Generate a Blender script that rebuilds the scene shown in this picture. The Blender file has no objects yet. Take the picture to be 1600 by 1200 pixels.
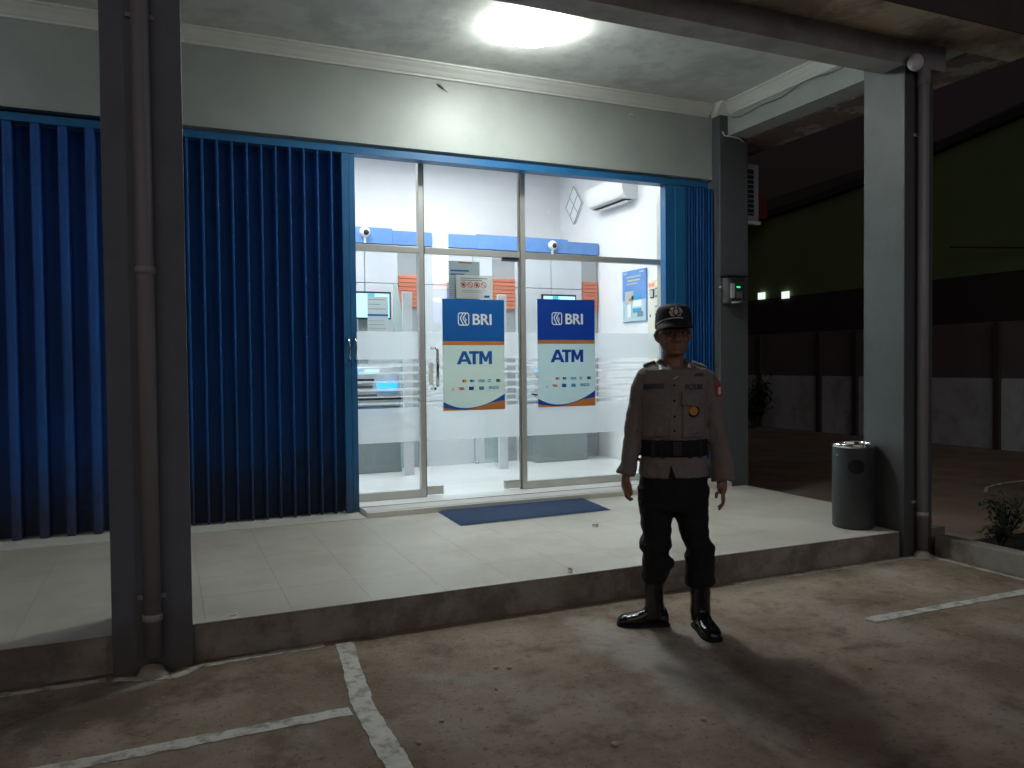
import bpy, bmesh, math, random
from mathutils import Vector, Matrix, Euler, noise
from mathutils.bvhtree import BVHTree
random.seed(7)
S = bpy.context.scene
C = S.collection
PI = math.pi

# ------------------------------------------------------------------ camera
cam_d = bpy.data.cameras.new('camera'); cam = bpy.data.objects.new('camera', cam_d); C.objects.link(cam)
cam_d.sensor_width = 36; cam_d.lens = 1234.29/1600*36; cam_d.clip_end = 500; cam_d.clip_start = .05
yaw, pit, roll = .4134, -.0256, -.0098
Fv = Vector((math.sin(yaw)*math.cos(pit), math.cos(yaw)*math.cos(pit), math.sin(pit)))
Rv = Vector((math.cos(yaw), -math.sin(yaw), 0)); Uv = Rv.cross(Fv)
R3 = Rv*math.cos(roll)+Uv*math.sin(roll); U3 = Uv*math.cos(roll)-Rv*math.sin(roll)
M = Matrix((R3, U3, -Fv)).transposed().to_4x4(); M.translation = Vector((0, 0, 1.40))
cam.matrix_world = M
S.camera = cam
# ------------------------------------------------------------------ world: a night sky
w = bpy.data.worlds.new('World'); S.world = w; w.use_nodes = True
nt = w.node_tree; bg = nt.nodes['Background']
sky = nt.nodes.new('ShaderNodeTexSky'); sky.sky_type = 'NISHITA'; sky.sun_disc = False
sky.sun_elevation = math.radians(-4); sky.sun_rotation = math.radians(200)
tint = nt.nodes.new('ShaderNodeMix'); tint.data_type = 'RGBA'; tint.inputs[0].default_value = .85
tint.inputs[7].default_value = (.0052, .0036, .0042, 1)
nt.links.new(sky.outputs[0], tint.inputs[6]); nt.links.new(tint.outputs[2], bg.inputs[0])
bg.inputs[1].default_value = 1.0
# assumed street lighting from behind the camera, a very weak and wide sun lamp
sd = bpy.data.lights.new('assumed_street_glow', 'SUN'); sun = bpy.data.objects.new('assumed_street_glow', sd); C.objects.link(sun)
sd.energy = .225; sd.angle = math.radians(50); sd.color = (1, .87, .80)
sun.rotation_euler = Vector((.35, .80, -.48)).to_track_quat('-Z', 'Y').to_euler()
S.view_settings.view_transform = 'Standard'; S.view_settings.look = 'None'; S.view_settings.gamma = 1
S.view_settings.exposure = 0
LAMP = 99.0      # watts of the porch bulb
ROOM = 5.1       # scale of the room tubes

# ------------------------------------------------------------------ materials
def mat(name, col, rough=.6, metal=0, var=.12, vscale=6, bump=.0, bscale=60, spec=.5, emit=None, estr=0, col2=None, c2amt=.5, c2scale=2, c2lo=.45, c2hi=.62, stretch=None, coat=0):
    m = bpy.data.materials.new(name); m.use_nodes = True; n = m.node_tree.nodes; l = m.node_tree.links
    p = n['Principled BSDF']; p.inputs['Roughness'].default_value = rough; p.inputs['Metallic'].default_value = metal
    p.inputs['Specular IOR Level'].default_value = spec; p.inputs['Coat Weight'].default_value = coat
    tc = n.new('ShaderNodeTexCoord'); oi = n.new('ShaderNodeObjectInfo'); av = n.new('ShaderNodeVectorMath'); l.new(tc.outputs['Object'], av.inputs[0]); l.new(oi.outputs['Location'], av.inputs[1]); src = av.outputs[0]
    if stretch:
        mp = n.new('ShaderNodeMapping'); mp.inputs['Scale'].default_value = stretch; l.new(src, mp.inputs[0]); src = mp.outputs[0]
    base = (*col, 1)
    if var or col2:
        nz = n.new('ShaderNodeTexNoise'); nz.inputs['Scale'].default_value = vscale; nz.inputs['Detail'].default_value = 6; nz.inputs['Roughness'].default_value = .65
        l.new(src, nz.inputs['Vector'])
        r = n.new('ShaderNodeMapRange'); r.inputs[1].default_value = .3; r.inputs[2].default_value = .7; r.inputs[3].default_value = 1-var; r.inputs[4].default_value = 1+var
        l.new(nz.outputs[0], r.inputs[0])
        sc = n.new('ShaderNodeVectorMath'); sc.operation = 'SCALE'; l.new(r.outputs[0], sc.inputs['Scale'])
        sc.inputs[0].default_value = col
        if col2:
            n2 = n.new('ShaderNodeTexNoise'); n2.inputs['Scale'].default_value = c2scale; n2.inputs['Detail'].default_value = 8; n2.inputs['Roughness'].default_value = .7
            l.new(src, n2.inputs['Vector'])
            r2 = n.new('ShaderNodeMapRange'); r2.interpolation_type = 'SMOOTHSTEP'; r2.inputs[1].default_value = c2lo; r2.inputs[2].default_value = c2hi; r2.inputs[4].default_value = c2amt
            l.new(n2.outputs[0], r2.inputs[0])
            mx = n.new('ShaderNodeMix'); mx.data_type = 'RGBA'; mx.inputs[6].default_value = base; mx.inputs[7].default_value = (*col2, 1)
            l.new(r2.outputs[0], mx.inputs[0]); l.new(mx.outputs[2], sc.inputs[0])
        l.new(sc.outputs[0], p.inputs['Base Color'])
    else: p.inputs['Base Color'].default_value = base
    if bump:
        nb = n.new('ShaderNodeTexNoise'); nb.inputs['Scale'].default_value = bscale; nb.inputs['Detail'].default_value = 5
        l.new(src, nb.inputs['Vector'])
        b = n.new('ShaderNodeBump'); b.inputs['Strength'].default_value = bump; b.inputs['Distance'].default_value = .01
        l.new(nb.outputs[0], b.inputs['Height']); l.new(b.outputs[0], p.inputs['Normal'])
    if emit: p.inputs['Emission Color'].default_value = (*emit, 1); p.inputs['Emission Strength'].default_value = estr
    return m
WALL = mat('grey_wall_paint', (.40, .425, .405), .45, var=.06, vscale=2.2, bump=.12, bscale=9, col2=(.34, .36, .35), c2amt=.45, c2scale=1.4)
CEIL = mat('ceiling_paint', (.68, .69, .66), .6, var=.08, vscale=3, bump=.25, bscale=14, col2=(.48, .485, .465), c2amt=.7, c2scale=2.2)
CORN = mat('cornice_white', (.72, .72, .68), .5, var=.05, bump=.05)
COLM = mat('column_grey', (.135, .152, .188), .5, var=.08, vscale=4, bump=.15, bscale=30, col2=(.115, .125, .15), c2amt=.5, c2scale=3)
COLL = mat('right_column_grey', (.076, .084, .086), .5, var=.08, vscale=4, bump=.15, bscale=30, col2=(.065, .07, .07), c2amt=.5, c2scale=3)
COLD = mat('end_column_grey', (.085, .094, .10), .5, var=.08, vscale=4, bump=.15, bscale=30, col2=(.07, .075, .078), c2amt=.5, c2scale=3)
BEAM = mat('beam_concrete', (.36, .345, .33), .8, var=.12, vscale=5, bump=.3, bscale=30, col2=(.26, .235, .21), c2amt=.6, c2scale=3)
SLAB = mat('slab_raw_concrete', (.52, .44, .33), .85, var=.15, vscale=5, bump=.35, bscale=25, col2=(.16, .11, .08), c2amt=.7, c2scale=2.4, c2lo=.42, c2hi=.6)
FASC = mat('fascia_shade', (.06, .045, .045), .9, var=.2, vscale=4)  # slab concrete darkened so its front edge looks shaded
PEEL = mat('peeling_slab', (.17, .12, .10), .85, var=.15, vscale=5, bump=.4, bscale=25, col2=(.36, .34, .31), c2amt=.8, c2scale=3.5, c2lo=.52, c2hi=.58)
KERB = mat('kerb_cement', (.30, .275, .24), .8, var=.16, vscale=4, bump=.4, bscale=40, col2=(.135, .115, .095), c2amt=.8, c2scale=2.5, c2lo=.42, c2hi=.6)
TILE = mat('porch_tile', (.54, .51, .445), .34, var=.05, vscale=3, bump=.04, bscale=30, spec=.35, col2=(.41, .385, .31), c2amt=.6, c2scale=1.1)
GROUT = mat('tile_grout', (.46, .435, .375), .8)
IFLOOR = mat('inner_floor_tile', (.74, .76, .74), .25, var=.03, spec=.4)
STEP = mat('threshold_white', (.62, .62, .57), .4, var=.06, vscale=5)
IWALL = mat('inner_wall_white', (.83, .83, .84), .55, var=.03, vscale=3, bump=.06, bscale=8)
BLUE = mat('gate_blue', (.012, .092, .31), .62, spec=.25, var=.16, vscale=5, col2=(.018, .035, .065), c2amt=.6, c2scale=2.5, c2lo=.5, c2hi=.68, stretch=(1, 1, .5), bump=.06, bscale=50)
BLUE2 = mat('gate_blue_deep', (.018, .095, .36), .62, spec=.25, var=.16, vscale=5, col2=(.02, .045, .12), c2amt=.5, c2scale=2.5, c2lo=.5, c2hi=.68, stretch=(1, 1, .5), bump=.06, bscale=50)
BLUEP = mat('gate_blue_post', (.014, .12, .29), .4, var=.1, vscale=5, bump=.05)
BLACK = mat('black_gap', (.012, .011, .010), .8, var=0)
ALU = mat('aluminium', (.56, .56, .52), .38, metal=.55, var=.05, vscale=8)
ALUD = mat('aluminium_dark', (.20, .20, .18), .4, metal=.4, var=.05)
CHROME = mat('chrome', (.75, .75, .75), .14, metal=1, var=.03)
DMETAL = mat('dark_metal', (.04, .04, .045), .4, metal=.6, var=.1)
PVC = mat('pvc_pipe_grey', (.27, .265, .29), .5, var=.12, vscale=6, bump=.06, col2=(.20, .19, .205), c2amt=.5, c2scale=3, stretch=(1, 1, .4))
PVCL = mat('pvc_band', (.34, .33, .32), .5)
WHITE = mat('white_plastic', (.78, .78, .76), .35, var=.02)
GREYP = mat('panel_grey', (.42, .44, .46), .5, var=.04)
DIAM = mat('diamond_grey', (.85, .88, .90), .5, var=.1, vscale=40)
ATMG = mat('atm_grey', (.27, .31, .31), .4, var=.03)
ATMW = mat('atm_white', (.66, .68, .70), .4, var=.02)
PANW = mat('panel_white', (.72, .75, .79), .4, var=.02)
SALMON = mat('louvre_salmon', (.66, .22, .135), .5, var=.05)
BAND = mat('fascia_light_blue', (.15, .31, .66), .45, var=.08, vscale=10, bump=.05)
SBLUE = mat('sign_blue', (.0, .105, .40), .45, var=0)
SBLUE2 = mat('sign_blue_bright', (.0, .05, .38), .45, var=0)
SORNG = mat('sign_orange', (.60, .20, .045), .45, var=0)
SPALE = mat('sign_pale', (.80, .90, .86), .45, var=0)
SPALE2 = mat('sign_pale_blue', (.76, .90, .92), .45, var=0)
SLET = mat('sign_lettering', (.86, .94, .97), .45, var=0)
SRED = mat('print_red', (.55, .06, .04), .5, var=0)
SYEL = mat('print_amber', (.75, .38, .08), .5, var=0)
SCYAN = mat('print_cyan', (.05, .35, .60), .5, var=0)
SGREY = mat('print_grey', (.20, .25, .27), .5, var=0)
SGREEN = mat('print_green', (.05, .30, .18), .5, var=0)
PAPER = mat('paper_white', (.74, .78, .76), .5, var=.01)
PAPERG = mat('paper_bluegrey', (.42, .49, .55), .5, var=.02)
DKTXT = mat('ink_dark', (.06, .06, .08), .5, var=0)
MATB = mat('doormat_blue', (.026, .055, .125), .95, var=.25, vscale=60, bump=.8, bscale=220)
BIN = mat('bin_body', (.036, .042, .046), .4, metal=.15, var=.06)
HOLE = mat('bin_hole', (.006, .006, .006), .9, var=0)
SOIL = mat('yard_soil', (.17, .115, .078), .95, var=.3, vscale=1.5, bump=.6, bscale=20, col2=(.19, .165, .14), c2amt=.7, c2scale=.6)
BED = mat('planter_soil', (.03, .02, .016), .95, var=.3, vscale=8, bump=.9, bscale=25)
LINE = mat('line_paint', (.56, .55, .51), .7, var=.1, vscale=9, bump=.2, bscale=60, col2=(.25, .215, .18), c2amt=.85, c2scale=13, c2lo=.47, c2hi=.62)
FENU = mat('fence_upper', (.11, .092, .09), .9, var=.15, vscale=2, bump=.3, bscale=12)
FENL = mat('fence_lower', (.43, .46, .50), .9, var=.12, vscale=2, bump=.3, bscale=12, col2=(.28, .27, .25), c2amt=.7, c2scale=1.6)
FENP = mat('fence_post', (.045, .032, .030), .9, var=.2)
GREEN = mat('neighbour_green', (.125, .18, .065), .9, var=.1, vscale=.8, bump=.2)
NDARK = mat('neighbour_dark', (.030, .018, .018), .9, var=.1)
NRED = mat('neighbour_red', (.10, .02, .015), .9, var=.1)
SHIRT = mat('shirt_grey_brown', (.215, .195, .188), .85, var=.09, vscale=14, bump=.35, bscale=160, col2=(.165, .135, .125), c2amt=.5, c2scale=7)
TROUS = mat('trousers_black', (.0055, .005, .0065), .85, var=.2, vscale=12, bump=.3, bscale=120)
BOOT = mat('boot_leather', (.010, .010, .011), .16, var=.1, vscale=20, bump=.08, bscale=40, spec=.6)
BOOTC = mat('boot_canvas', (.014, .014, .016), .7, var=.1, bump=.3, bscale=150)
CAPM = mat('cap_cloth', (.012, .012, .016), .75, var=.1, bump=.25, bscale=180)
SKIN = mat('skin', (.27, .135, .085), .5, var=.08, vscale=18, bump=.08, bscale=90)
HAIR = mat('hair', (.012, .009, .008), .6, var=.1, bump=.4, bscale=200)
LEAF = mat('leaf_dark', (.022, .035, .014), .6, var=.3, vscale=12)
LEAFR = mat('leaf_reddish', (.060, .022, .020), .6, var=.3, vscale=12)
DRYL = mat('dry_leaf', (.30, .21, .11), .8, var=.2, vscale=30)
GECK = mat('gecko_skin', (.20, .18, .13), .7, var=.2, vscale=80)
STONE = mat('pebble_pale', (.42, .38, .34), .9, var=.2, vscale=30)
EMB = mat('emblem_grey', (.34, .34, .34), .5, metal=.2, var=.05)
GOLD = mat('badge_gold', (.55, .25, .05), .5, metal=.2, var=.05)
CREAM = mat('panel_cream', (.76, .72, .60), .5, var=.02)
SCREEN = mat('screen_cyan', (.1, .3, .35), .3, var=0, emit=(.55, .95, .98), estr=1.3)
SCRB = mat('screen_blue', (.02, .1, .4), .3, var=0, emit=(.04, .45, 1.0), estr=1.6)
SCRD = mat('screen_teal', (.02, .3, .4), .3, var=0, emit=(.05, .5, .62), estr=.9)
TUBE = mat('tube_light', (.9, .9, .9), .4, var=0, emit=(.93, .96, 1), estr=8.5*ROOM)
BULB = mat('bulb', (.9, .9, .9), .4, var=0, emit=(.93, 1.0, .95), estr=LAMP/(PI*.262))
ASSUMED_BULB = mat('assumed_lamp_bulb', (.9, .9, .9), .4, var=0, emit=(.88, .97, 1.0), estr=.22*LAMP/(PI*4*PI*.07**2))  # bulb of the assumed lamp over the left bay
LEDG = mat('led_green', (.0, .3, .05), .4, var=0, emit=(.0, 1, .18), estr=1.6)
LEDR = mat('lamp_red', (.6, .1, .1), .4, var=0, emit=(1, .30, .22), estr=1.0)
LEDY = mat('lamp_yellow', (.7, .5, .0), .4, var=0, emit=(1, .72, .02), estr=1.2)
WINL = mat('lit_vent', (.8, .8, .8), .4, var=0, emit=(.85, .95, .92), estr=1.0)
PYW = mat('pylon_white', (.8, .8, .8), .4, var=0, emit=(.95, .95, 1), estr=17)
PYB = mat('pylon_blue', (.1, .1, .6), .4, var=0, emit=(.12, .14, .9), estr=8)
PYO = mat('pylon_orange', (.8, .2, .1), .4, var=0, emit=(1, .25, .15), estr=6)

def dirt(m, z0, z1, col, amt=.8, sc=7):
    n = m.node_tree.nodes; l = m.node_tree.links; p = n['Principled BSDF']; bc = p.inputs['Base Color']
    tc = n.new('ShaderNodeTexCoord'); sx = n.new('ShaderNodeSeparateXYZ'); l.new(tc.outputs['Object'], sx.inputs[0])
    nz = n.new('ShaderNodeTexNoise'); nz.inputs['Scale'].default_value = sc; nz.inputs['Detail'].default_value = 7; nz.inputs['Roughness'].default_value = .7
    oi = n.new('ShaderNodeObjectInfo'); av = n.new('ShaderNodeVectorMath'); l.new(tc.outputs['Object'], av.inputs[0]); l.new(oi.outputs['Location'], av.inputs[1]); l.new(av.outputs[0], nz.inputs['Vector'])
    a = n.new('ShaderNodeMath'); a.operation = 'MULTIPLY_ADD'; l.new(nz.outputs[0], a.inputs[0]); a.inputs[1].default_value = -(z1-z0)*1.3; l.new(sx.outputs[2], a.inputs[2])
    r = n.new('ShaderNodeMapRange'); r.interpolation_type = 'SMOOTHSTEP'; r.inputs[1].default_value = z0-(z1-z0)*.65; r.inputs[2].default_value = z1-(z1-z0)*.65; r.inputs[3].default_value = amt; r.inputs[4].default_value = 0; l.new(a.outputs[0], r.inputs[0])
    mx = n.new('ShaderNodeMix'); mx.data_type = 'RGBA'; l.new(r.outputs[0], mx.inputs[0])
    if bc.links: l.new(bc.links[0].from_socket, mx.inputs[6])
    else: mx.inputs[6].default_value = bc.default_value
    mx.inputs[7].default_value = (*col, 1); l.new(mx.outputs[2], bc)
for m_, a_ in ((BLUE, (.2, .95, (.028, .030, .034), .85)), (BLUE2, (.2, .95, (.035, .034, .036), .85)), (BLUEP, (.2, .7, (.04, .045, .05), .6)), (COLL, (.0, .45, (.05, .045, .038), .7)), (PVC, (.0, .5, (.11, .09, .08), .7)), (COLM, (.0, .5, (.085, .07, .06), .75))): dirt(m_, *a_)
def yard_mat():
    m = bpy.data.materials.new('yard_concrete'); m.use_nodes = True; n = m.node_tree.nodes; l = m.node_tree.links
    p = n['Principled BSDF']; p.inputs['Roughness'].default_value = .82
    tc = n.new('ShaderNodeTexCoord')
    def nz(sc, det=8, rg=.65, st=None, off=(0, 0, 0)):
        mp = n.new('ShaderNodeMapping'); l.new(tc.outputs['Object'], mp.inputs[0]); mp.inputs['Location'].default_value = off
        if st: mp.inputs['Scale'].default_value = st[0]; mp.inputs['Rotation'].default_value = (0, 0, st[1])
        a = n.new('ShaderNodeTexNoise'); a.inputs['Scale'].default_value = sc; a.inputs['Detail'].default_value = det; a.inputs['Roughness'].default_value = rg
        l.new(mp.outputs[0], a.inputs['Vector']); return a.outputs[0]
    def rmp(s, a, b, lo=0, hi=1):
        r = n.new('ShaderNodeMapRange'); r.interpolation_type = 'SMOOTHSTEP'; r.inputs[1].default_value = a; r.inputs[2].default_value = b; r.inputs[3].default_value = lo; r.inputs[4].default_value = hi
        l.new(s, r.inputs[0]); return r.outputs[0]
    def mix(f, a, b):
        x = n.new('ShaderNodeMix'); x.data_type = 'RGBA'; l.new(f, x.inputs[0])
        if isinstance(a, tuple): x.inputs[6].default_value = (*a, 1)
        else: l.new(a, x.inputs[6])
        if isinstance(b, tuple): x.inputs[7].default_value = (*b, 1)
        else: l.new(b, x.inputs[7])
        return x.outputs[2]
    c = mix(rmp(nz(1.1), .36, .62), (.265, .185, .125), (.44, .35, .27))
    c = mix(rmp(nz(3.3, off=(4, 1, 0)), .50, .68, 0, .65), c, (.11, .070, .044))
    c = mix(rmp(nz(9, off=(1, 5, 0)), .54, .70, 0, .5), c, (.13, .095, .07))
    c = mix(rmp(nz(2.2, off=(9, 3, 0), st=((1, .35, 1), -.75)), .52, .70, 0, .72), c, (.47, .42, .365))      # dusty pale sweeps
    c = mix(rmp(nz(38, 3), .57, .68, 0, .6), c, (.09, .07, .055))
    c = mix(rmp(nz(120, 2, off=(3, 3, 0)), .60, .70, 0, .45), c, (.42, .37, .32))
    def blob(x, y, rx, ry, ang, amp):
        mp = n.new('ShaderNodeMapping'); mp.vector_type = 'TEXTURE'; l.new(tc.outputs['Object'], mp.inputs[0]); mp.inputs['Location'].default_value = (x, y, 0); mp.inputs['Rotation'].default_value = (0, 0, ang); mp.inputs['Scale'].default_value = (rx, ry, 1)
        le = n.new('ShaderNodeVectorMath'); le.operation = 'LENGTH'; l.new(mp.outputs[0], le.inputs[0])
        ad_ = n.new('ShaderNodeMath'); ad_.operation = 'MULTIPLY_ADD'; l.new(nz(4.5, 8, .72, off=(x, y, 0)), ad_.inputs[0]); ad_.inputs[1].default_value = 2.6; l.new(le.outputs['Value'], ad_.inputs[2])
        return rmp(ad_.outputs[0], 1.5, 2.5, amp, 0)
    c = mix(blob(2.09, 3.15, .24, .85, .05, .8), c, (.52, .475, .42))
    c = mix(blob(1.15, 3.30, .30, .07, -.6, .6), c, (.50, .45, .39))
    c = mix(blob(-.35, 3.60, .80, .26, .1, .8), c, (.105, .075, .045))
    c = mix(blob(-.10, 3.84, .16, .06, .2, .8), c, (.48, .45, .39))
    l.new(c, p.inputs['Base Color'])
    b = n.new('ShaderNodeBump'); b.inputs['Strength'].default_value = .9; b.inputs['Distance'].default_value = .014
    ad = n.new('ShaderNodeMath'); l.new(nz(14), ad.inputs[0]); l.new(nz(110, 4, .8), ad.inputs[1]); l.new(ad.outputs[0], b.inputs['Height']); l.new(b.outputs[0], p.inputs['Normal'])
    return m
YARD = yard_mat()
def glass_mat(name, tint, refl=1.8):
    m = bpy.data.materials.new(name); m.use_nodes = True; n = m.node_tree.nodes; l = m.node_tree.links
    n.remove(n['Principled BSDF']); out = n['Material Output']
    t = n.new('ShaderNodeBsdfTransparent'); t.inputs[0].default_value = (*tint, 1)
    g = n.new('ShaderNodeBsdfGlossy'); g.inputs['Roughness'].default_value = .02
    fr = n.new('ShaderNodeFresnel'); fr.inputs[0].default_value = 1.5
    ge = n.new('ShaderNodeNewGeometry'); inv = n.new('ShaderNodeMath'); inv.operation = 'SUBTRACT'; inv.inputs[0].default_value = refl; l.new(ge.outputs['Backfacing'], inv.inputs[1])
    sub = n.new('ShaderNodeMath'); sub.operation = 'MULTIPLY'; l.new(fr.outputs[0], sub.inputs[0])
    om = n.new('ShaderNodeMath'); om.operation = 'SUBTRACT'; om.inputs[0].default_value = 1; l.new(ge.outputs['Backfacing'], om.inputs[1])
    sc = n.new('ShaderNodeMath'); sc.operation = 'MULTIPLY'; sc.inputs[1].default_value = refl; l.new(om.outputs[0], sc.inputs[0])
    l.new(sc.outputs[0], sub.inputs[1]); sub.use_clamp = True
    mx = n.new('ShaderNodeMixShader'); l.new(sub.outputs[0], mx.inputs[0]); l.new(t.outputs[0], mx.inputs[1]); l.new(g.outputs[0], mx.inputs[2]); l.new(mx.outputs[0], out.inputs[0])
    n.remove(inv)
    return m
GLASS = glass_mat('clear_glass', (.97, .99, .985))
def frost_mat(name, clear, col):
    m = bpy.data.materials.new(name); m.use_nodes = True; n = m.node_tree.nodes; l = m.node_tree.links
    n.remove(n['Principled BSDF']); out = n['Material Output']
    t = n.new('ShaderNodeBsdfTransparent'); t.inputs[0].default_value = (1, 1, 1, 1)
    a = n.new('ShaderNodeBsdfTranslucent'); a.inputs[0].default_value = (*col, 1)
    d = n.new('ShaderNodeBsdfDiffuse'); d.inputs[0].default_value = (*col, 1)
    m1 = n.new('ShaderNodeMixShader'); m1.inputs[0].default_value = .35; l.new(a.outputs[0], m1.inputs[1]); l.new(d.outputs[0], m1.inputs[2])
    m2 = n.new('ShaderNodeMixShader'); m2.inputs[0].default_value = clear; l.new(m1.outputs[0], m2.inputs[1]); l.new(t.outputs[0], m2.inputs[2]); l.new(m2.outputs[0], out.inputs[0])
    return m
FROST = frost_mat('frosted_film', .55, (.90, .95, .97))
def translucent(m, f):
    n = m.node_tree.nodes; l = m.node_tree.links; p = n['Principled BSDF']; t = n.new('ShaderNodeBsdfTranslucent'); t.inputs[0].default_value = p.inputs['Base Color'].default_value
    mx = n.new('ShaderNodeMixShader'); mx.inputs[0].default_value = f; l.new(p.outputs[0], mx.inputs[1]); l.new(t.outputs[0], mx.inputs[2]); l.new(mx.outputs[0], n['Material Output'].inputs[0])
for m_ in (SPALE, SPALE2, PAPER): translucent(m_, .45)
DIVG = frost_mat('divider_glass', .62, (.50, .66, .63))

# ------------------------------------------------------------------ helpers
def link(name, me, m, parent=None, smooth=False, kind=None):
    o = bpy.data.objects.new(name, me); C.objects.link(o)
    if m is not None and not me.materials: me.materials.append(m)
    if parent is not None: o.parent = parent
    if kind: o['kind'] = kind
    if smooth:
        for p in me.polygons: p.use_smooth = True
    return o
def obj(name, bm, m, parent=None, smooth=False, kind=None):
    bmesh.ops.recalc_face_normals(bm, faces=bm.faces)
    me = bpy.data.meshes.new(name); bm.to_mesh(me); bm.free()
    return link(name, me, m, parent, smooth, kind)
def bx(bm, x0, x1, y0, y1, z0, z1, bev=0):
    r = bmesh.ops.create_cube(bm, size=1)
    vs = r['verts']
    for v in vs: v.co = Vector(((x0+x1)/2+v.co.x*(x1-x0), (y0+y1)/2+v.co.y*(y1-y0), (z0+z1)/2+v.co.z*(z1-z0)))
    if bev:
        es = list({e for v in vs for e in v.link_edges}); bmesh.ops.bevel(bm, geom=es, offset=bev, segments=2, affect='EDGES', profile=.5)
    return vs
def box(name, x0, x1, y0, y1, z0, z1, m, parent=None, bev=0, kind=None):
    bm = bmesh.new(); bx(bm, x0, x1, y0, y1, z0, z1, bev); return obj(name, bm, m, parent, kind=kind)
def boxes(name, L, m, parent=None, bev=0, kind=None):
    bm = bmesh.new()
    for b in L: bx(bm, *b, bev)
    return obj(name, bm, m, parent, kind=kind)
def ring_loft(bm, rings, caps=True):
    """rings: list of lists of Vectors"""
    vs = [[bm.verts.new(p) for p in r] for r in rings]
    n = len(vs[0])
    for a, b in zip(vs, vs[1:]):
        for i in range(n): bm.faces.new((a[i], a[(i+1) % n], b[(i+1) % n], b[i]))
    if caps: bm.faces.new(vs[0][::-1]); bm.faces.new(vs[-1])
    return vs
def tube(bm, pts, rad, n=16, side=None, caps=True):
    """rad: list of r or (ra, rb); ra along 'side'"""
    pts = [Vector(p) for p in pts]; rings = []
    for i, p in enumerate(pts):
        t = (pts[min(i+1, len(pts)-1)]-pts[max(i-1, 0)]).normalized()
        s = Vector(side) if side else (Vector((0, 0, 1)) if abs(t.z) < .9 else Vector((1, 0, 0)))
        a = (s-t*s.dot(t)).normalized(); b = t.cross(a)
        r = rad[i] if isinstance(rad, (list, tuple)) else rad
        ra, rb = r if isinstance(r, (list, tuple)) else (r, r)
        rings.append([p+a*ra*math.cos(2*PI*k/n)+b*rb*math.sin(2*PI*k/n) for k in range(n)])
    ring_loft(bm, rings, caps)
def tube_obj(name, pts, rad, m, parent=None, n=12, side=None, kind=None):
    bm = bmesh.new(); tube(bm, pts, rad, n, side); return obj(name, bm, m, parent, True, kind)
def lathe(bm, prof, c=(0, 0, 0), n=32, caps=False):
    c = Vector(c)
    ring_loft(bm, [[c+Vector((r*math.cos(2*PI*k/n), r*math.sin(2*PI*k/n), z)) for k in range(n)] for r, z in prof], caps)
def ball(bm, c, r, seg=20):
    q = bmesh.ops.create_uvsphere(bm, u_segments=seg, v_segments=seg//2+2, radius=1)
    r = r if isinstance(r, tuple) else (r, r, r)
    for v in q['verts']: v.co = Vector((c[0]+v.co.x*r[0], c[1]+v.co.y*r[1], c[2]+v.co.z*r[2]))
def thick(bm, vec):
    g = bmesh.ops.extrude_face_region(bm, geom=bm.faces[:])
    for v in g['geom']:
        if isinstance(v, bmesh.types.BMVert): v.co += Vector(vec)
def prism(bm, pts, y0, y1):
    """pts in XZ, extruded along Y"""
    a = [bm.verts.new((x, y0, z)) for x, z in pts]; b = [bm.verts.new((x, y1, z)) for x, z in pts]; n = len(a)
    bm.faces.new(a); bm.faces.new(b[::-1])
    for i in range(n): bm.faces.new((a[i], b[i], b[(i+1) % n], a[(i+1) % n]))
def thing(name, label, cat, loc=(0, 0, 0), rz=0, group=None):
    o = bpy.data.objects.new(name, None); C.objects.link(o); o.empty_display_size = .1
    o.location = loc; o.rotation_euler = (0, 0, rz); return tag(o, label, cat, group)
def tag(o, label, cat, group=None):
    o['label'] = label; o['category'] = cat
    if group: o['group'] = group
    return o
def text(name, s, size, m, parent, x, y, z, bold=0, sx=1, depth=.0012, align='LEFT', rz=0, shear=0):
    cu = bpy.data.curves.new(name, 'FONT'); cu.body = s; cu.size = size; cu.extrude = depth; cu.offset = bold; cu.align_x = align; cu.shear = shear
    cu.resolution_u = 4
    o = bpy.data.objects.new(name, cu); C.objects.link(o); bpy.context.view_layer.update()
    me = bpy.data.meshes.new_from_object(o.evaluated_get(bpy.context.evaluated_depsgraph_get()))
    bpy.data.objects.remove(o)
    mt = Matrix.Translation((x, y, z)) @ Matrix.Rotation(rz, 4, 'Z') @ Matrix.Rotation(PI/2, 4, 'X') @ Matrix.Diagonal((sx, 1, 1, 1))
    me.transform(mt); me.materials.clear(); me.name = name
    return link(name, me, m, parent)

def btext(s, size, m, parent, x, y, z, d, sx=1, align='CENTER', bold=0):
    ms = [text('lettering', s, size, m, parent, x+dx, y-k*.0003, z+dz, bold=bold, sx=sx, align=align, depth=.0001) for k, (dx, dz) in enumerate(((-d, 0), (d, 0), (0, 0), (0, d*.45), (0, -d*.45)))]
    bm = bmesh.new()
    for o in ms: bm.from_mesh(o.data)
    for o in ms: bpy.data.objects.remove(o)
    return obj('lettering', bm, m, parent)
# ------------------------------------------------------------------ ground
def sheet(name, x0, x1, y0, y1, z, m, kind='structure', th=.05):
    return box(name, x0, x1, y0, y1, z-th, z, m, kind=kind)
sheet('ground', -60, 60, -60, 60, -.008, SOIL)
sheet('yard', -30, 5.02, -30, 4.02, 0, YARD, th=.006)

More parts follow.
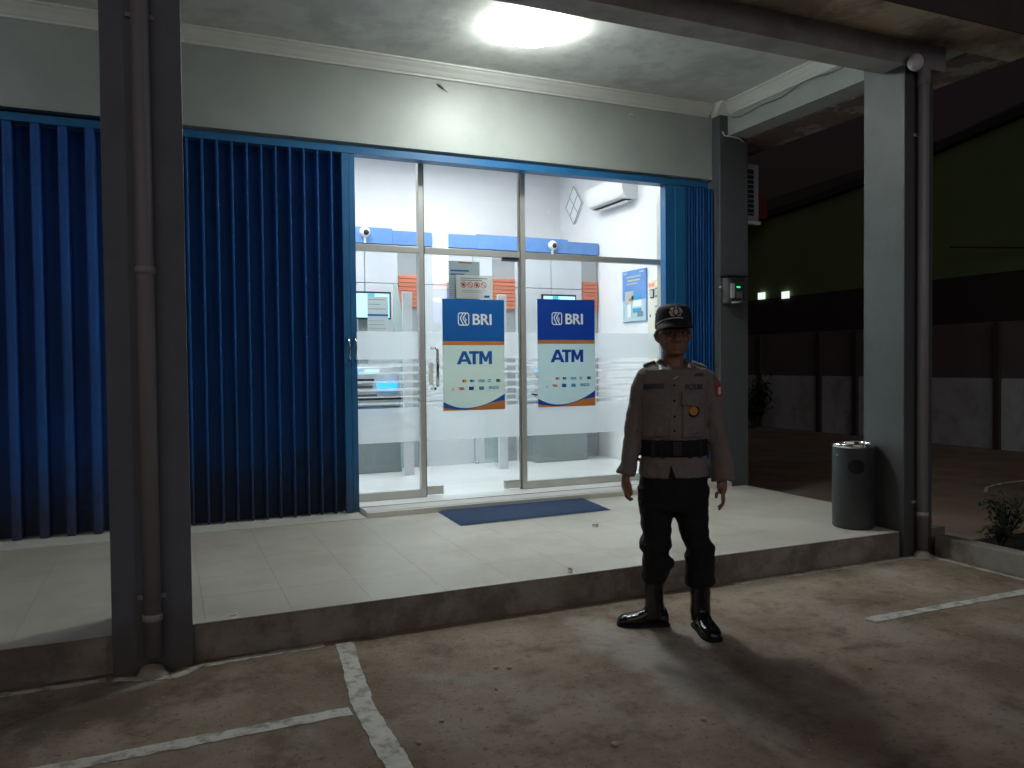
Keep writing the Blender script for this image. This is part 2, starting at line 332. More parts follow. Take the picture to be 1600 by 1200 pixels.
def rough_strip(name, pts, wid, z=.004, m=LINE, jit=.006, step=.02, skip=None):
    bm = bmesh.new(); prev = None
    for (a, b) in zip(pts, pts[1:]):
        a = Vector((*a, z)); b = Vector((*b, z)); d = (b-a); L = d.length; d.normalize(); nrm = Vector((-d.y, d.x, 0))
        k = max(2, int(L/step))
        for i in range(k+1):
            p = a+d*L*i/k
            wv = wid*(1+.25*noise.noise(p*3))
            l = p+nrm*(wv/2+jit*noise.noise(p*40)+jit*1.3*noise.noise(p*11)); r = p-nrm*(wv/2+jit*noise.noise(p*37+Vector((5, 0, 0)))+jit*1.3*noise.noise(p*13+Vector((0, 7, 0))))
            if skip and noise.noise(p*1.7+Vector((3, 1, 0))) > skip: prev = None; continue
            cur = [bm.verts.new(l), bm.verts.new(r), bm.verts.new(l-Vector((0, 0, .0035))), bm.verts.new(r-Vector((0, 0, .0035)))]
            if prev:
                bm.faces.new((prev[0], prev[1], cur[1], cur[0])); bm.faces.new((prev[2], cur[2], cur[3], prev[3]))
                bm.faces.new((prev[0], cur[0], cur[2], prev[2])); bm.faces.new((prev[1], prev[3], cur[3], cur[1]))
            prev = cur
    return obj(name, bm, m, kind='structure')
rough_strip('painted_line', [(.80, 3.96), (.715, 3.17), (.72, 2.6), (.60, 1.6)], .086)
rough_strip('painted_line', [(-1.2, 3.125), (.66, 3.165)], .075)
rough_strip('painted_line', [(3.44, 3.095), (5.0, 3.075)], .068)
rough_strip('painted_line', [(-.24, 3.935), (.0, 3.85), (.14, 3.945), (.80, 3.972)], .040, jit=.010, skip=.5)
rough_strip('painted_line', [(-3, 3.96), (-.27, 3.945)], .036, jit=.010, skip=.5)
rough_strip('painted_line', [(3.25, 3.968), (4.96, 3.962)], .042, jit=.008)
rough_strip('painted_line', [(4.96, 3.975), (4.93, 2.4)], .032, jit=.005)
rough_strip('painted_line', [(7.9, 5.6), (8.2, 5.8), (8.6, 5.9), (9.3, 5.93)], .03, jit=.005)

gb = bmesh.new(); rg = random.Random(5)
for i in range(900):
    x = rg.uniform(-1.5, 5.0); y = rg.uniform(1.8, 3.95) if rg.random() < .75 else 3.98-abs(rg.gauss(0, .05)); r = rg.uniform(.0018, .0055)
    q_ = bmesh.ops.create_icosphere(gb, subdivisions=1, radius=r)
    for v in q_['verts']: v.co = Vector((x+v.co.x*rg.uniform(.8, 1.3), y+v.co.y, .001+max(0, v.co.z)*.7))
obj('grit', gb, STONE, None, kind='stuff')
tag(bpy.data.objects['grit'], 'fine pale grit scattered over the concrete yard', 'grit')
# raised porch: cement body, tiles laid on it
porch = box('porch_floor', -6.5, 5.23, 4.02, 6.199, -.04, .172, KERB, kind='structure')
box('grout_bed', -6.5, 5.225, 4.025, 6.2, .172, .1765, GROUT, porch)
tile_me = {}
ys = [4.018, 4.46, 4.863, 5.266, 5.669, 6.072, 6.2]
for i in range(-14, 13):
    x0 = .56+.405*i; x1 = min(x0+.405, 5.232)
    if x1 < -4.5 or x1-x0 < .03: continue
    for j in range(6):
        key = (round(x1-x0, 3), round(ys[j+1]-ys[j], 3))
        if key not in tile_me:
            bm = bmesh.new(); bx(bm, .0007, key[0]-.0007, .0007, key[1]-.0007, 0, .0028, .0004)
            me = bpy.data.meshes.new('floor_tile'); bmesh.ops.recalc_face_normals(bm, faces=bm.faces); bm.to_mesh(me); bm.free(); me.materials.append(TILE); tile_me[key] = me
        t = bpy.data.objects.new('floor_tile', tile_me[key]); C.objects.link(t); t.location = (x0, ys[j], .1762+random.uniform(-.0002, .0002)); t.parent = porch
# indoor floor and its white step
ifl = box('inner_floor', 1.456, 5.06, 6.24, 10.0, -.04, .222, IFLOOR, kind='structure')
box('step_nosing', 1.456, 5.06, 6.2, 6.24, -.04, .222, STEP, ifl)
box('gate_sill', -6.5, 1.454, 6.201, 6.66, -.04, .183, STEP, ifl); box('inner_slab', -6.5, 1.454, 6.661, 10.0, -.04, .222, IFLOOR, ifl)
box('gate_rail_groove', 1.46, 4.48, 6.46, 6.475, .2221, .2245, DMETAL, ifl)
box('step_strip', 1.456, 5.06, 6.242, 6.44, .2222, .2262, STEP, ifl)

# ------------------------------------------------------------------ building
B = thing('shop_building', 'grey shophouse with a deep porch, white cornice and grey front beam above the bank', 'building', (2, 8, 0))
def bpart(name, *a, **k):
    o = box(name, *a, **k); o.parent = B; o.location = (-2, -8, 0); return o
bpart('upper_wall', -6.5, 5.07, 6.5, 6.80, 3.23, 4.2, WALL)
bpart('gap_shade_strip', -6.5, 5.05, 6.60, 6.70, 3.192, 3.229, BLACK)  # added black strip: shade of the gap above the track, blocks room light
bpart('pilaster', -.33, -.02, 6.52, 6.80, .222, 3.23, WALL)
bpart('ceiling', -6.5, 5.17, 4.186, 6.5, 3.95, 4.2, CEIL)
bpart('front_beam', -6.5, 5.168, 3.98, 4.184, 3.46, 4.2, BEAM)
bpart('side_beam', 5.17, 5.41, 3.98, 6.38, 3.644, 4.2, WALL)
sl = bpart('roof_slab', -6.5, 5.86, 3.56, 3.978, 3.63, 3.80, SLAB)
bpart('roof_slab', 5.412, 5.86, 3.98, 9.9, 3.63, 3.80, PEEL)
bpart('shaded_fascia', -6.5, 5.87, 3.545, 3.559, 3.60, 3.82, FASC)  # cover on the slab front, shade put in by its dark colour
bpart('upper_floor', -6.5, 5.40, 4.0, 10.1, 4.203, 7.2, BEAM)
bpart('side_wall', 5.07, 5.40, 6.80, 10.1, -.04, 4.2, WALL)
bpart('inner_wall', 5.05, 5.068, 6.80, 9.80, .222, 4.0, IWALL)
bpart('inner_wall', -.1, 5.05, 9.80, 10.0, .222, 4.0, IWALL)
bpart('inner_wall', -.1, -.02, 6.80, 9.80, .222, 4.0, IWALL)
bpart('inner_ceiling', -.1, 5.05, 6.80, 9.80, 4.0, 4.15, IWALL)
def cornice(pts_xy, inward):
    prof = [(0, 0), (0, -.012), (.016, -.018), (.02, -.04), (.045, -.075), (.075, -.095), (.088, -.112), (.105, -.115), (.105, -.0)]
    return prof
bm = bmesh.new()
# along the facade: profile in (y out from wall, z)
prof = [(.001, .001), (.105, .001), (.105, -.012), (.088, -.018), (.080, -.03), (.055, -.052), (.032, -.085), (.022, -.092), (.020, -.108), (.001, -.11)]
ring_loft(bm, [[Vector((x, 6.5-a, 3.949+b)) for a, b in prof] for x in (-6.5, 5.02)])
o = obj('cornice', bm, CORN, B); o.location = (-2, -8, 0)
bm = bmesh.new()
ring_loft(bm, [[Vector((5.17-a, y, 3.949+b)) for a, b in prof] for y in (4.19, 6.33)])
o = obj('cornice', bm, CORN, B); o.location = (-2, -8, 0)
bm = bmesh.new()   # returns around the column head
ring_loft(bm, [[Vector((x, 6.38-a, 3.949+b)) for a, b in prof] for x in (5.022, 5.168)])
ring_loft(bm, [[Vector((5.07-a*.5, y, 3.949+b)) for a, b in prof] for y in (6.376, 6.498)])
o = obj('cornice', bm, CORN, B); o.location = (-2, -8, 0)

# columns
c1 = box('porch_column', -.243, .095, 3.965, 4.30, -.02, 3.63, COLM, bev=.006)
tag(c1, 'dark grey square porch column on the left, between the two blue gates', 'column')
c2 = box('porch_column', 4.765, 5.05, 3.985, 4.34, -.02, 3.63, COLL, bev=.006)
tag(c2, 'grey square porch column at the right corner beside the dustbin', 'column')
c3 = box('wall_column', 5.072, 5.42, 6.38, 6.80, -.02, 3.86, COLD, bev=.006)
tag(c3, 'dark grey column at the end of the facade carrying the electricity meter', 'column')

# down pipes
def pipe(label, x, y, ztop, zbot, joints, mound=True, r=.038):
    t = thing('downpipe', label, 'pipe', (x, y, 0))
    tube_obj('pipe_body', [(0, 0, zbot), (0, 0, ztop)], r, PVC, t, 24)
    for z in joints: tube_obj('pipe_joint', [(0, 0, z-.02), (0, 0, z+.012)], r+.005, PVCL, t, 24)
    for z in joints[:1]+[2.9]: box('clamp', -.06, .06, r-.006, r+.003, z+.07, z+.09, PVCL, t)
    if mound:
        bm = bmesh.new(); lathe(bm, [(.075, 0), (.068, .012), (.055, .03), (.04, .045), (.0, .05)], (0, 0, 0), 18)
        for v in bm.verts:
            v.co += Vector((noise.noise(v.co*20), noise.noise(v.co*23), noise.noise(v.co*17)))*.012; v.co.z = max(v.co.z, -.005); v.co.y = min(v.co.y, .03)
        obj('cement_mound', bm, KERB, t, True)
    return t
pipe('grey drain pipe fixed to the front of the left dark column', -.075, 3.925, 3.628, .09, [.27, 1.84])
pr_ = pipe('dark grey drain pipe on the front of the right corner column', 4.90, 3.945, 3.34, .06, [.31], r=.037)
tube_obj('elbow', [(0, 0, 3.32), (0, -.005, 3.39), (-.02, -.01, 3.44), (-.05, -.012, 3.47)], .042, PVC, pr_, 20)
t = thing('round_lamp', 'round white wall lamp, unlit, at the top of the right column', 'lamp', (4.80, 3.93, 3.46))
bm = bmesh.new(); ball(bm, (0, 0, 0), (.055, .05, .06), 24); obj('globe', bm, WHITE, t, True)
bm = bmesh.new(); tube(bm, [(.0, .02, .0), (.0, .05, .0)], .035, 20); obj('lamp_base', bm, DMETAL, t, True)

# side kerb of planting bed, far features on the right
box('planter_kerb', 5.03, 5.15, -8, 3.95, -.02, .138, KERB, bev=.008, kind='structure')
sheet('planting_bed', 5.15, 6.6, -8, 4.0, .05, BED)
def leafy(name, label, loc, h, rad, nst, nlf, lm, lsz=.05):
    t = thing(name, label, 'shrub', loc)
    rnd = random.Random(hash(loc[0]*100) & 255)
    bs = bmesh.new(); bl = bmesh.new()
    for i in range(nst):
        a = rnd.uniform(0, 2*PI); top = Vector((math.cos(a)*rad*rnd.uniform(.3, 1), math.sin(a)*rad*rnd.uniform(.3, 1), h*rnd.uniform(.55, 1)))
        mid = top*.5+Vector((0, 0, .05)); tube(bs, [(0, 0, 0), mid, top], [.008, .006, .003], 5)
        for k in range(nlf):
            s = rnd.uniform(.25, 1.05); p = (mid*2*s if s < .5 else mid.lerp(top, s*2-1)); p = p+Vector((rnd.gauss(0, .04), rnd.gauss(0, .04), rnd.gauss(0, .03)))
            p.z = max(p.z, .01)
            d = Vector((rnd.gauss(0, 1), rnd.gauss(0, 1), rnd.gauss(.1, .5))).normalized(); u = d.cross(Vector((0, 0, 1))).normalized(); L = lsz*rnd.uniform(.6, 1.4)
            q = [p, p+d*L*.4+u*L*.22, p+d*L, p+d*L*.4-u*L*.22]; q = [bl.verts.new(c) for c in q]; bl.faces.new(q)
    obj('stem', bs, LEAF, t); obj('foliage', bl, lm, t)
    return t
leafy('shrub', 'low dark leafy plant at the near end of the planting bed', (5.95, 4.05, .0), .42, .22, 12, 26, LEAF, .06)
leafy('shrub', 'dark leafy plant cut by the right edge of the photo', (5.75, 3.45, .05), .36, .26, 14, 26, LEAFR, .07)
leafy('shrub', 'small dark plant just behind the cement kerb', (5.45, 3.75, .05), .16, .16, 9, 18, LEAF, .05)
leafy('shrub', 'tall dark bush standing against the far fence wall', (11.2, 13.0, -.01), 1.15, .45, 24, 40, LEAF, .13)

# fence
fn = thing('fence_wall', 'long plastered fence wall, pale below and brown above, with dark posts', 'fence', (11.85, 10, 0))
def fpart(name, x0, x1, y0, y1, z0, z1, m):
    o = box(name, x0, x1, y0, y1, z0, z1, m, fn); o.location = (-11.85, -10, 0); return o
fpart('lower_wall', 11.85, 12.0, 2, 20, -.05, 1.10, FENL)
fpart('upper_wall', 11.852, 12.0, 2, 20, 1.10, 1.98, FENU)
for y in (13.55, 11.85, 10.95, 8.2, 5.4, 2.8, 15.4): fpart('post', 11.79, 11.85, y-.05, y+.05, -.05, 1.97, FENP)
nb = thing('neighbour_house', 'dark neighbouring house with a green painted upper wall behind the fence', 'house', (12.4, 10, 0))
bm = bmesh.new()
P = [(2, 2.80), (2, 5.9), (7.9, 5.22), (9.4, 5.03), (10.9, 4.78), (13, 4.62), (20, 4.4), (20, 2.80)]
a = [bm.verts.new((12.4, y, z)) for y, z in P]; b = [bm.verts.new((12.7, y, z)) for y, z in P]
bm.faces.new(a); bm.faces.new(b[::-1])
for i in range(len(P)): bm.faces.new((a[i], b[i], b[(i+1) % len(P)], a[(i+1) % len(P)]))
o = obj('green_wall', bm, GREEN, nb); o.location = (-12.4, -10, 0)
o = box('lower_wall', 12.38, 12.7, 2, 20, 0, 2.80, NDARK, nb); o.location = (-12.4, -10, 0)
bm = bmesh.new()
T = [(y, z) for y, z in P[1:7]]
ring_loft(bm, [[Vector((12.3, y, z+.02)), Vector((12.9, y, z+.02)), Vector((14.5, y, z+1.0)), Vector((14.4, y, z+1.08)), Vector((12.3, y, z+.16))] for y, z in T])
o = obj('roof', bm, NDARK, nb); o.location = (-12.4, -10, 0)
for y, z in ((14.1, 2.80), (13.35, 2.76)):
    o = box('lit_vent', 12.34, 12.379, y-.10, y+.10, z-.0, z+.15, WINL, nb); o.location = (-12.4, -10, 0)
rh = thing('roof_tank', 'dull red box shaped tank standing above the green wall behind the outdoor air conditioner', 'tank', (12.05, 14.1, 4.50))
box('tank_body', -.28, .10, -.45, .60, 0, .55, NRED, rh, bev=.04); box('tank_lid', -.20, .05, -.2, .3, .5505, .60, NRED, rh)
tube_obj('cable', [(12.2, 9.3, 3.3), (12.25, 8.6, 3.2), (12.3, 7.2, 3.0), (12.3, 5, 2.95)], .012, BLACK)
tag(bpy.data.objects['cable'], 'thin dark cable sagging across the green neighbour wall', 'cable')

# outdoor AC on the side wall
ac = thing('outdoor_air_conditioner', 'white outdoor air conditioner unit on the side wall beyond the porch', 'air conditioner', (5.62, 7.0, 2.87))
box('casing', -.15, .15, -.38, .42, .0, .60, GREYP, ac, bev=.012)
box('end_grille', -.03, .075, -.388, -.381, .06, .54, DMETAL, ac)
for k in range(9): box('grille_slat', -.028, .073, -.394, -.389, .08+k*.05, .088+k*.05, GREYP, ac)
for yy in (-.42, .30): box('bracket', -.218, .14, yy, yy+.06, -.035, -.002, WHITE, ac)

# ------------------------------------------------------------------ folding gates
def slat_mesh(pitch, depth, ridge, slope, zb=.226):
    """one vertical fold: ridge at the front, valley at the back"""
    bm = bmesh.new(); th = .0015
    pr = [(-.012, depth+.003), (slope*.15, depth), (slope, .004), (slope+ridge*.25, 0), (slope+ridge*.75, 0), (slope+ridge, .004), (2*slope+ridge-.15*slope, depth), (pitch, depth)]
    zs = [zb, zb+.006, 3.12, 3.1335]
    fr = [[bm.verts.new((x, y+(.006 if zi in (0, 3) and y < depth*.5 else 0), z)) for x, y in pr] for zi, z in enumerate(zs)]
    bk = [[bm.verts.new((x, y+th+.002, z)) for x, y in pr] for z in zs]
    for g, rev in ((fr, 0), (bk, 1)):
        for a, b in zip(g, g[1:]):
            for i in range(len(pr)-1):
                f = (a[i], a[i+1], b[i+1], b[i]); bm.faces.new(f[::-1] if rev else f)
    for g in (0, -1):
        for i in range(len(pr)-1): bm.faces.new((fr[g][i], bk[g][i], bk[g][i+1], fr[g][i+1]))
    return bm
def gate(label, x0, count, pitch, depth, ridge, slope, m, y=6.50, group='blue folding gates', zb=.226):
    t = thing('folding_gate', label, 'gate', (x0, y, 0), group=group)
    bm = slat_mesh(pitch, depth, ridge, slope, zb); bmesh.ops.recalc_face_normals(bm, faces=bm.faces)
    me = bpy.data.meshes.new('slat'); bm.to_mesh(me); bm.free(); me.materials.append(m)
    for i in range(count):
        o = bpy.data.objects.new('slat', me); C.objects.link(o); o.parent = t; o.location = (i*pitch, random.uniform(-.006, .006), 0); o.rotation_euler = (0, 0, random.uniform(-.02, .02))
    # rivets near the top
    rb = bmesh.new()
    for i in range(count):
        for z in (2.73, 2.70, 2.86, 2.89):
            for dx in (.35, .65): ball(rb, (i*pitch+slope+ridge*dx, -.003, z+random.uniform(-.004, .004)), .004, 6)
    obj('rivets', rb, DMETAL, t, kind='stuff')
    return t
g1 = gate('wide-fold blue folding gate of the shop left of the dark column, shut', -2.73, 14, .1705, .125, .055, .014, BLUE2, y=6.48, zb=.186)
o = box('top_track', 0, 2.40, .0, .10, 3.132, 3.188, BLUEP, g1)
g2 = gate('narrow-fold blue folding gate between the left column and the glass front', .05, 12, .1083, .105, .015, .012, BLUE, y=6.47, zb=.188)
box('lead_post', 1.292, 1.348, -.005, .122, .19, 3.128, BLUEP, g2, bev=.003)
box('lead_post', 1.352, 1.402, .008, .09, .19, 3.128, BLUEP, g2, bev=.003)
for dx, yy in ((1.328, -.03), (1.384, -.02)):
    h = tube_obj('handle', [(dx, yy+.03, 1.63), (dx, yy-.01, 1.62), (dx, yy-.018, 1.57), (dx, yy-.018, 1.50), (dx, yy-.01, 1.45), (dx, yy+.03, 1.44)], .008, CHROME, g2, 10)
box('top_track', -.05, 4.95, .0, .125, 3.134, 3.19, BLUEP, g2)
box('bottom_bar', -.05, 1.29, .109, .122, .1835, .27, BLUE, g2)  # added seal behind the slats, keeps room light from leaking underneath
g3 = gate('blue folding gate bunched up narrow at the right end of the glass front', 4.72, 11, .0345, .09, .007, .010, BLUE, y=6.47)
box('lead_post', -.225, -.12, .012, .10, .226, 3.125, BLUEP, g3, bev=.003)
box('lead_post', -.118, -.004, -.004, .09, .226, 3.125, BLUEP, g3, bev=.003)
rb = bmesh.new()
for q in range(9): ball(rb, (-.05+.012*(q % 3), -.004, 2.70+.03*(q//3)+.09*(q % 2)), .005, 6)
obj('rivets', rb, DMETAL, g3, kind='stuff')

# ------------------------------------------------------------------ glass shopfront
sf = thing('glass_shopfront', 'aluminium framed clear glass front of the bank room with frosted bands', 'window', (3, 6.75, .222))
def sp(name, x0, x1, y0, y1, z0, z1, m, bev=0, par=None):
    bm = bmesh.new(); bx(bm, x0-3, x1-3, y0-6.75, y1-6.75, z0-.222, z1-.222, bev); return obj(name, bm, m, par or sf)
sp('mullion', 2.064, 2.108, 6.72, 6.79, .2225, 3.229, ALU, .002)
sp('mullion', 2.1085, 2.120, 6.735, 6.775, .2225, 3.228, ALUD)
sp('mullion', 3.040, 3.052, 6.735, 6.775, .2225, 3.228, ALUD)
sp('mullion', 3.0525, 3.098, 6.72, 6.79, .2225, 3.229, ALU, .002)
sp('jamb', 1.452, 1.500, 6.722, 6.788, .2225, 3.228, ALU)
sp('jamb', 4.60, 4.665, 6.722, 6.788, .2225, 3.228, ALU)
for a, b in ((1.5005, 2.0635), (2.1205, 3.0395), (3.0985, 4.5995)): sp('transom', a, b, 6.722, 6.788, 2.385, 2.437, ALU, .002)
for a, b in ((1.5005, 2.0635), (3.0985, 4.5995)): sp('bottom_bar', a, b, 6.724, 6.786, .2225, .292, ALU, .002)
for a, b in ((1.5005, 2.0635), (2.1205, 3.0395), (3.0985, 4.5995)): sp('pane', a, b, 6.752, 6.760, 2.438, 3.226, GLASS)
def films(parent, ox, oz, x0, x1, y, zoff=0):
    """frosted film: wide bands and five thin stripes"""
    L = [(1.448, 1.692), (1.385, 1.412), (1.318, 1.342), (1.243, 1.262), (1.172, 1.196), (1.115, 1.128), (1.055, 1.074), (.72, 1.022)]
    for k, (a, b) in enumerate(L):
        box('frosted_film', x0-ox, x1-ox, y, y+.0012, a-oz, b-oz, FROST, parent)
for a, b in ((1.5005, 2.0635), (3.0985, 4.5995)):
    p_ = sp('pane', a, b, 6.752, 6.760, .2925, 2.3845, GLASS)
    films(p_, 3, .222, a+.002, b-.002, -.0022)
dr = thing('glass_door', 'frameless glass door with a chrome pull handle in the middle of the front', 'door', (2.58, 6.75, .222))
pd = box('pane', -.455, .455, .002, .012, .012, 2.155, GLASS, dr)
films(pd, 2.58, .222, 2.127, 3.033, -.0002)
def dpart(name, x0, x1, z0, z1, m, y0=-.012, y1=.026): return box(name, x0-2.58, x1-2.58, y0, y1, z0-.222, z1-.222, m, dr, bev=.002)
dpart('patch_fitting', 2.122, 2.275, .236, .312, ALU)
dpart('patch_fitting', 2.875, 3.036, .236, .312, ALU)
dpart('closer_fitting', 2.875, 3.030, 2.352, 2.383, DKTXT)
dpart('lock_plate', 2.155, 2.192, 1.22, 1.42, WHITE, -.004, .014)
tube_obj('handle', [(-.400, .0, 1.325), (-.378, -.045, 1.328), (-.366, -.062, 1.305), (-.365, -.065, 1.15), (-.366, -.062, .985), (-.378, -.045, .962), (-.400, .0, .965)], .0135, CHROME, dr, 14)

# ---- the printed sign posters stuck on the glass
def logo(parent, x, y, z, h, m):
    """rounded square outline with three bent strokes"""
    bm = bmesh.new(); w_ = h*.92; r = h*.2; t = h*.075
    def rr(inset):
        out = []
        for cx, cz, a0 in ((w_-r, h-r, 0), (r, h-r, PI/2), (r, r, PI), (w_-r, r, 1.5*PI)):
            for k in range(6):
                a = a0+k*PI/10; out.append(Vector((x+cx+(r-inset)*math.cos(a), y, z+cz+(r-inset)*math.sin(a))))
        return out
    A = [bm.verts.new(v) for v in rr(0)]; Bv = [bm.verts.new(v) for v in rr(t)]; n = len(A)
    for i in range(n): bm.faces.new((A[i], A[(i+1) % n], Bv[(i+1) % n], Bv[i]))
    def stroke(pts, tt, dy=.0004):
        L = []
        for i, (px, pz) in enumerate(pts):
            L.append((bm.verts.new((x+(px-tt/2)*w_, y-dy, z+pz*h)), bm.verts.new((x+(px+tt/2)*w_, y-dy, z+pz*h))))
        for (a, b), (c, d) in zip(L, L[1:]): bm.faces.new((a, b, d, c))
    stroke([(.46, .96), (.26, .66), (.22, .56), (.26, .46), (.50, .04)], .10)
    stroke([(.74, .96), (.50, .66), (.46, .56), (.50, .46), (.78, .04)], .10, .0002)
    stroke([(.50, .66), (.66, .56), (.72, .42), (.66, .30)], .08, .0006)
    thick(bm, (0, .0008, 0))
    return obj('logo_mark', bm, m, parent)
def atm_sign(label, x0, x1, z0, z1, blue, pale):
    t = thing('atm_sign_poster', label, 'sign', ((x0+x1)/2, 6.738, z0), group='BRI ATM posters stuck on the glass')
    W = x1-x0; Hh = z1-z0; hw = W/2
    box('sheet', -hw, hw, 0, .003, 0, Hh, pale, t)
    box('blue_field', -hw+.001, hw-.001, -.0012, -.0002, Hh*.622, Hh, blue, t)
    box('orange_stripe', -hw+.001, hw-.001, -.0012, -.0002, Hh*.588, Hh*.621, SORNG, t)
    # bottom swoosh
    def sw(name, lo, hi, m, y):
        bm = bmesh.new(); N = 24; up = []; dn = []
        for i in range(N+1):
            s = i/N; up.append(bm.verts.new((-hw+.001+(W-.002)*s, y, Hh*hi(s)))); dn.append(bm.verts.new((-hw+.001+(W-.002)*s, y, Hh*lo(s))))
        for i in range(N): bm.faces.new((up[i], up[i+1], dn[i+1], dn[i]))
        thick(bm, (0, .0007, 0)); obj(name, bm, m, t)
    f = lambda s: .022+.30*(s-.36)**2*(1 if s > .36 else 2.1)*(1.0 if s > .36 else .75)
    sw('blue_swoosh', lambda s: .006, f, blue, -.0010)
    sw('orange_swoosh', lambda s: .0005, lambda s: .030-.058*(math.sin(min(s, .8)/.8*PI))**1.0*.42+(.040*max(0, s-.35)/.65)*1.3, SORNG, -.0022)
    logo(t, -.255*W, -.002, Hh*.762, Hh*.118, SLET)
    btext('BRI', .137*Hh/.98, SLET, t, .135*W, -.002, Hh*.772, .0042, sx=1.0)
    lw = .56*W; lh = .118*Hh; lx = -lw/2; lz = Hh*.415
    def glyph(x0, w_, polys):
        bm = bmesh.new()
        for P_ in polys: bm.faces.new([bm.verts.new((x0+u*w_, -.0022, lz+v*lh)) for u, v in P_])
        thick(bm, (0, .0016, 0)); obj('lettering', bm, blue, t)
    glyph(lx, lw*.43, [[(0, 0), (.24, 0), (.31, .2), (.37, .38), (.5, .74), (.5, 1), (.38, 1)], [(1, 0), (.62, 1), (.5, 1), (.5, .74), (.63, .38), (.69, .2), (.76, 0)], [(.31, .2), (.69, .2), (.63, .38), (.37, .38)]])
    glyph(lx+lw*.355, lw*.28, [[(0, .8), (.34, .8), (.34, 0), (.68, 0), (.68, .8), (1, .8), (1, 1), (0, 1)]])
    glyph(lx+lw*.645, lw*.37, [[(0, 0), (.25, 0), (.25, .58), (.41, .18), (.59, .18), (.75, .58), (.75, 0), (1, 0), (1, 1), (.72, 1), (.5, .5), (.28, 1), (0, 1)]])
    # payment marks
    def mk(cx, cz, w_, h_, m): box('payment_mark', cx*W-w_/2, cx*W+w_/2, -.0014, -.0003, cz*Hh-h_/2, cz*Hh+h_/2, m, t)
    def disc(cx, cz, r, m, y=-.0014):
        bm = bmesh.new(); q = bmesh.ops.create_circle(bm, cap_ends=True, segments=14, radius=r)
        for v in q['verts']: v.co = Vector((cx*W+v.co.x, y, cz*Hh+v.co.y))
        thick(bm, (0, .0006, 0)); obj('payment_mark', bm, m, t)
    r1, r2 = .265, .198
    mk(-.31, r1, .06, .008, SLET)
    disc(-.175, r1, .013, SRED); disc(-.145, r1, .013, SYEL, -.0018)
    disc(-.055, r1, .013, SBLUE); disc(-.025, r1, .013, SCYAN, -.0018)
    text('lettering', 'VISA', .034, SCYAN, t, .115*W, -.0012, (r1-.012)*Hh, bold=.0012, align='CENTER')
    mk(.245, r1+.008, .03, .008, SGREY); mk(.245, r1-.008, .03, .008, SGREY)
    mk(.39, r1, .042, .028, SGREEN); mk(.38, r1, .02, .020, SBLUE)
    text('lettering', 'A', .026, SGREY, t, -.345*W, -.0012, (r2-.014)*Hh, align='CENTER')
    mk(-.215, r2+.006, .05, .009, SRED); mk(-.20, r2-.006, .045, .009, SRED)
    mk(-.05, r2, .046, .030, SBLUE); mk(-.05, r2, .036, .008, SLET)
    mk(.115, r2, .046, .030, SCYAN); mk(.115, r2, .03, .006, SLET)
    text('lettering', 'BRIZZI', .034, SCYAN, t, .315*W, -.0012, (r2-.008)*Hh, bold=.0008, align='CENTER')
    return t
atm_sign('blue and white BRI ATM poster on the glass door, left of the two', 2.280, 2.884, .980, 1.990, SBLUE, SPALE)
atm_sign('brighter blue BRI ATM poster on the fixed pane, nearer the officer', 3.222, 3.842, .984, 2.010, SBLUE2, SPALE2)

def para(parent, x0, x1, z, dz, rows, m, y, h=.007, seed=1, lens=None):
    rnd = random.Random(seed); bm = bmesh.new()
    for i in range(rows):
        e = x1-(x1-x0)*rnd.uniform(0, .35) if lens is None else x0+(x1-x0)*lens[i]
        bx(bm, x0, e, y-.0008, y, z-i*dz-h, z-i*dz)
    return obj('print_lines', bm, m, parent)
n1 = thing('paper_notice', 'white rule notice with four red prohibition circles taped on the glass door', 'notice', (2.60, 6.738, 1.995))
box('sheet', -.185, .170, 0, .002, 0, .212, PAPER, n1)
for k in range(4):
    cx = -.115+k*.0655
    bm = bmesh.new(); q = bmesh.ops.create_circle(bm, cap_ends=False, segments=20, radius=.028); q2 = bmesh.ops.create_circle(bm, cap_ends=False, segments=20, radius=.0225)
    a, b = q['verts'], q2['verts']
    for i in range(20): bm.faces.new((a[i], a[(i+1) % 20], b[(i+1) % 20], b[i]))
    vs = [bm.verts.new(c) for c in ((-.020, .013, 0), (-.015, .018, 0), (.020, -.013, 0), (.015, -.018, 0))]; bm.faces.new(vs)
    for v in bm.verts: v.co = Vector((cx+v.co.x, -.0012, .125+v.co.y))
    thick(bm, (0, .0006, 0)); obj('prohibition_mark', bm, SRED, n1)
    if k in (0, 2):
        bm = bmesh.new(); ball(bm, (cx, -.0005, .125), (.014, .0005, .015), 10); obj('pictogram', bm, DKTXT, n1)
para(n1, -.145, .12, .188, .018, 2, SGREY, -.0003, .007, 3, [1, .8])
para(n1, -.125, .10, .075, .014, 2, SGREY, -.0003, .003, 4, [1, .9])
box('print_lines', .085, .140, -.0012, -.0003, .012, .032, SBLUE, n1)
n2 = thing('paper_notice', 'larger grey blue notice behind the white rule notice, with blue heading', 'notice', (2.55, 6.764, 1.92))
box('sheet', -.215, .105, 0, .002, 0, .415, PAPERG, n2)
box('print_lines', -.10, .03, -.0012, -.0003, .395, .41, SORNG, n2)
para(n2, -.18, .0, .335, .034, 2, SBLUE, -.0003, .014, 5, [1, .75])
para(n2, -.19, -.05, .26, .017, 14, SGREY, -.0003, .006, 6)

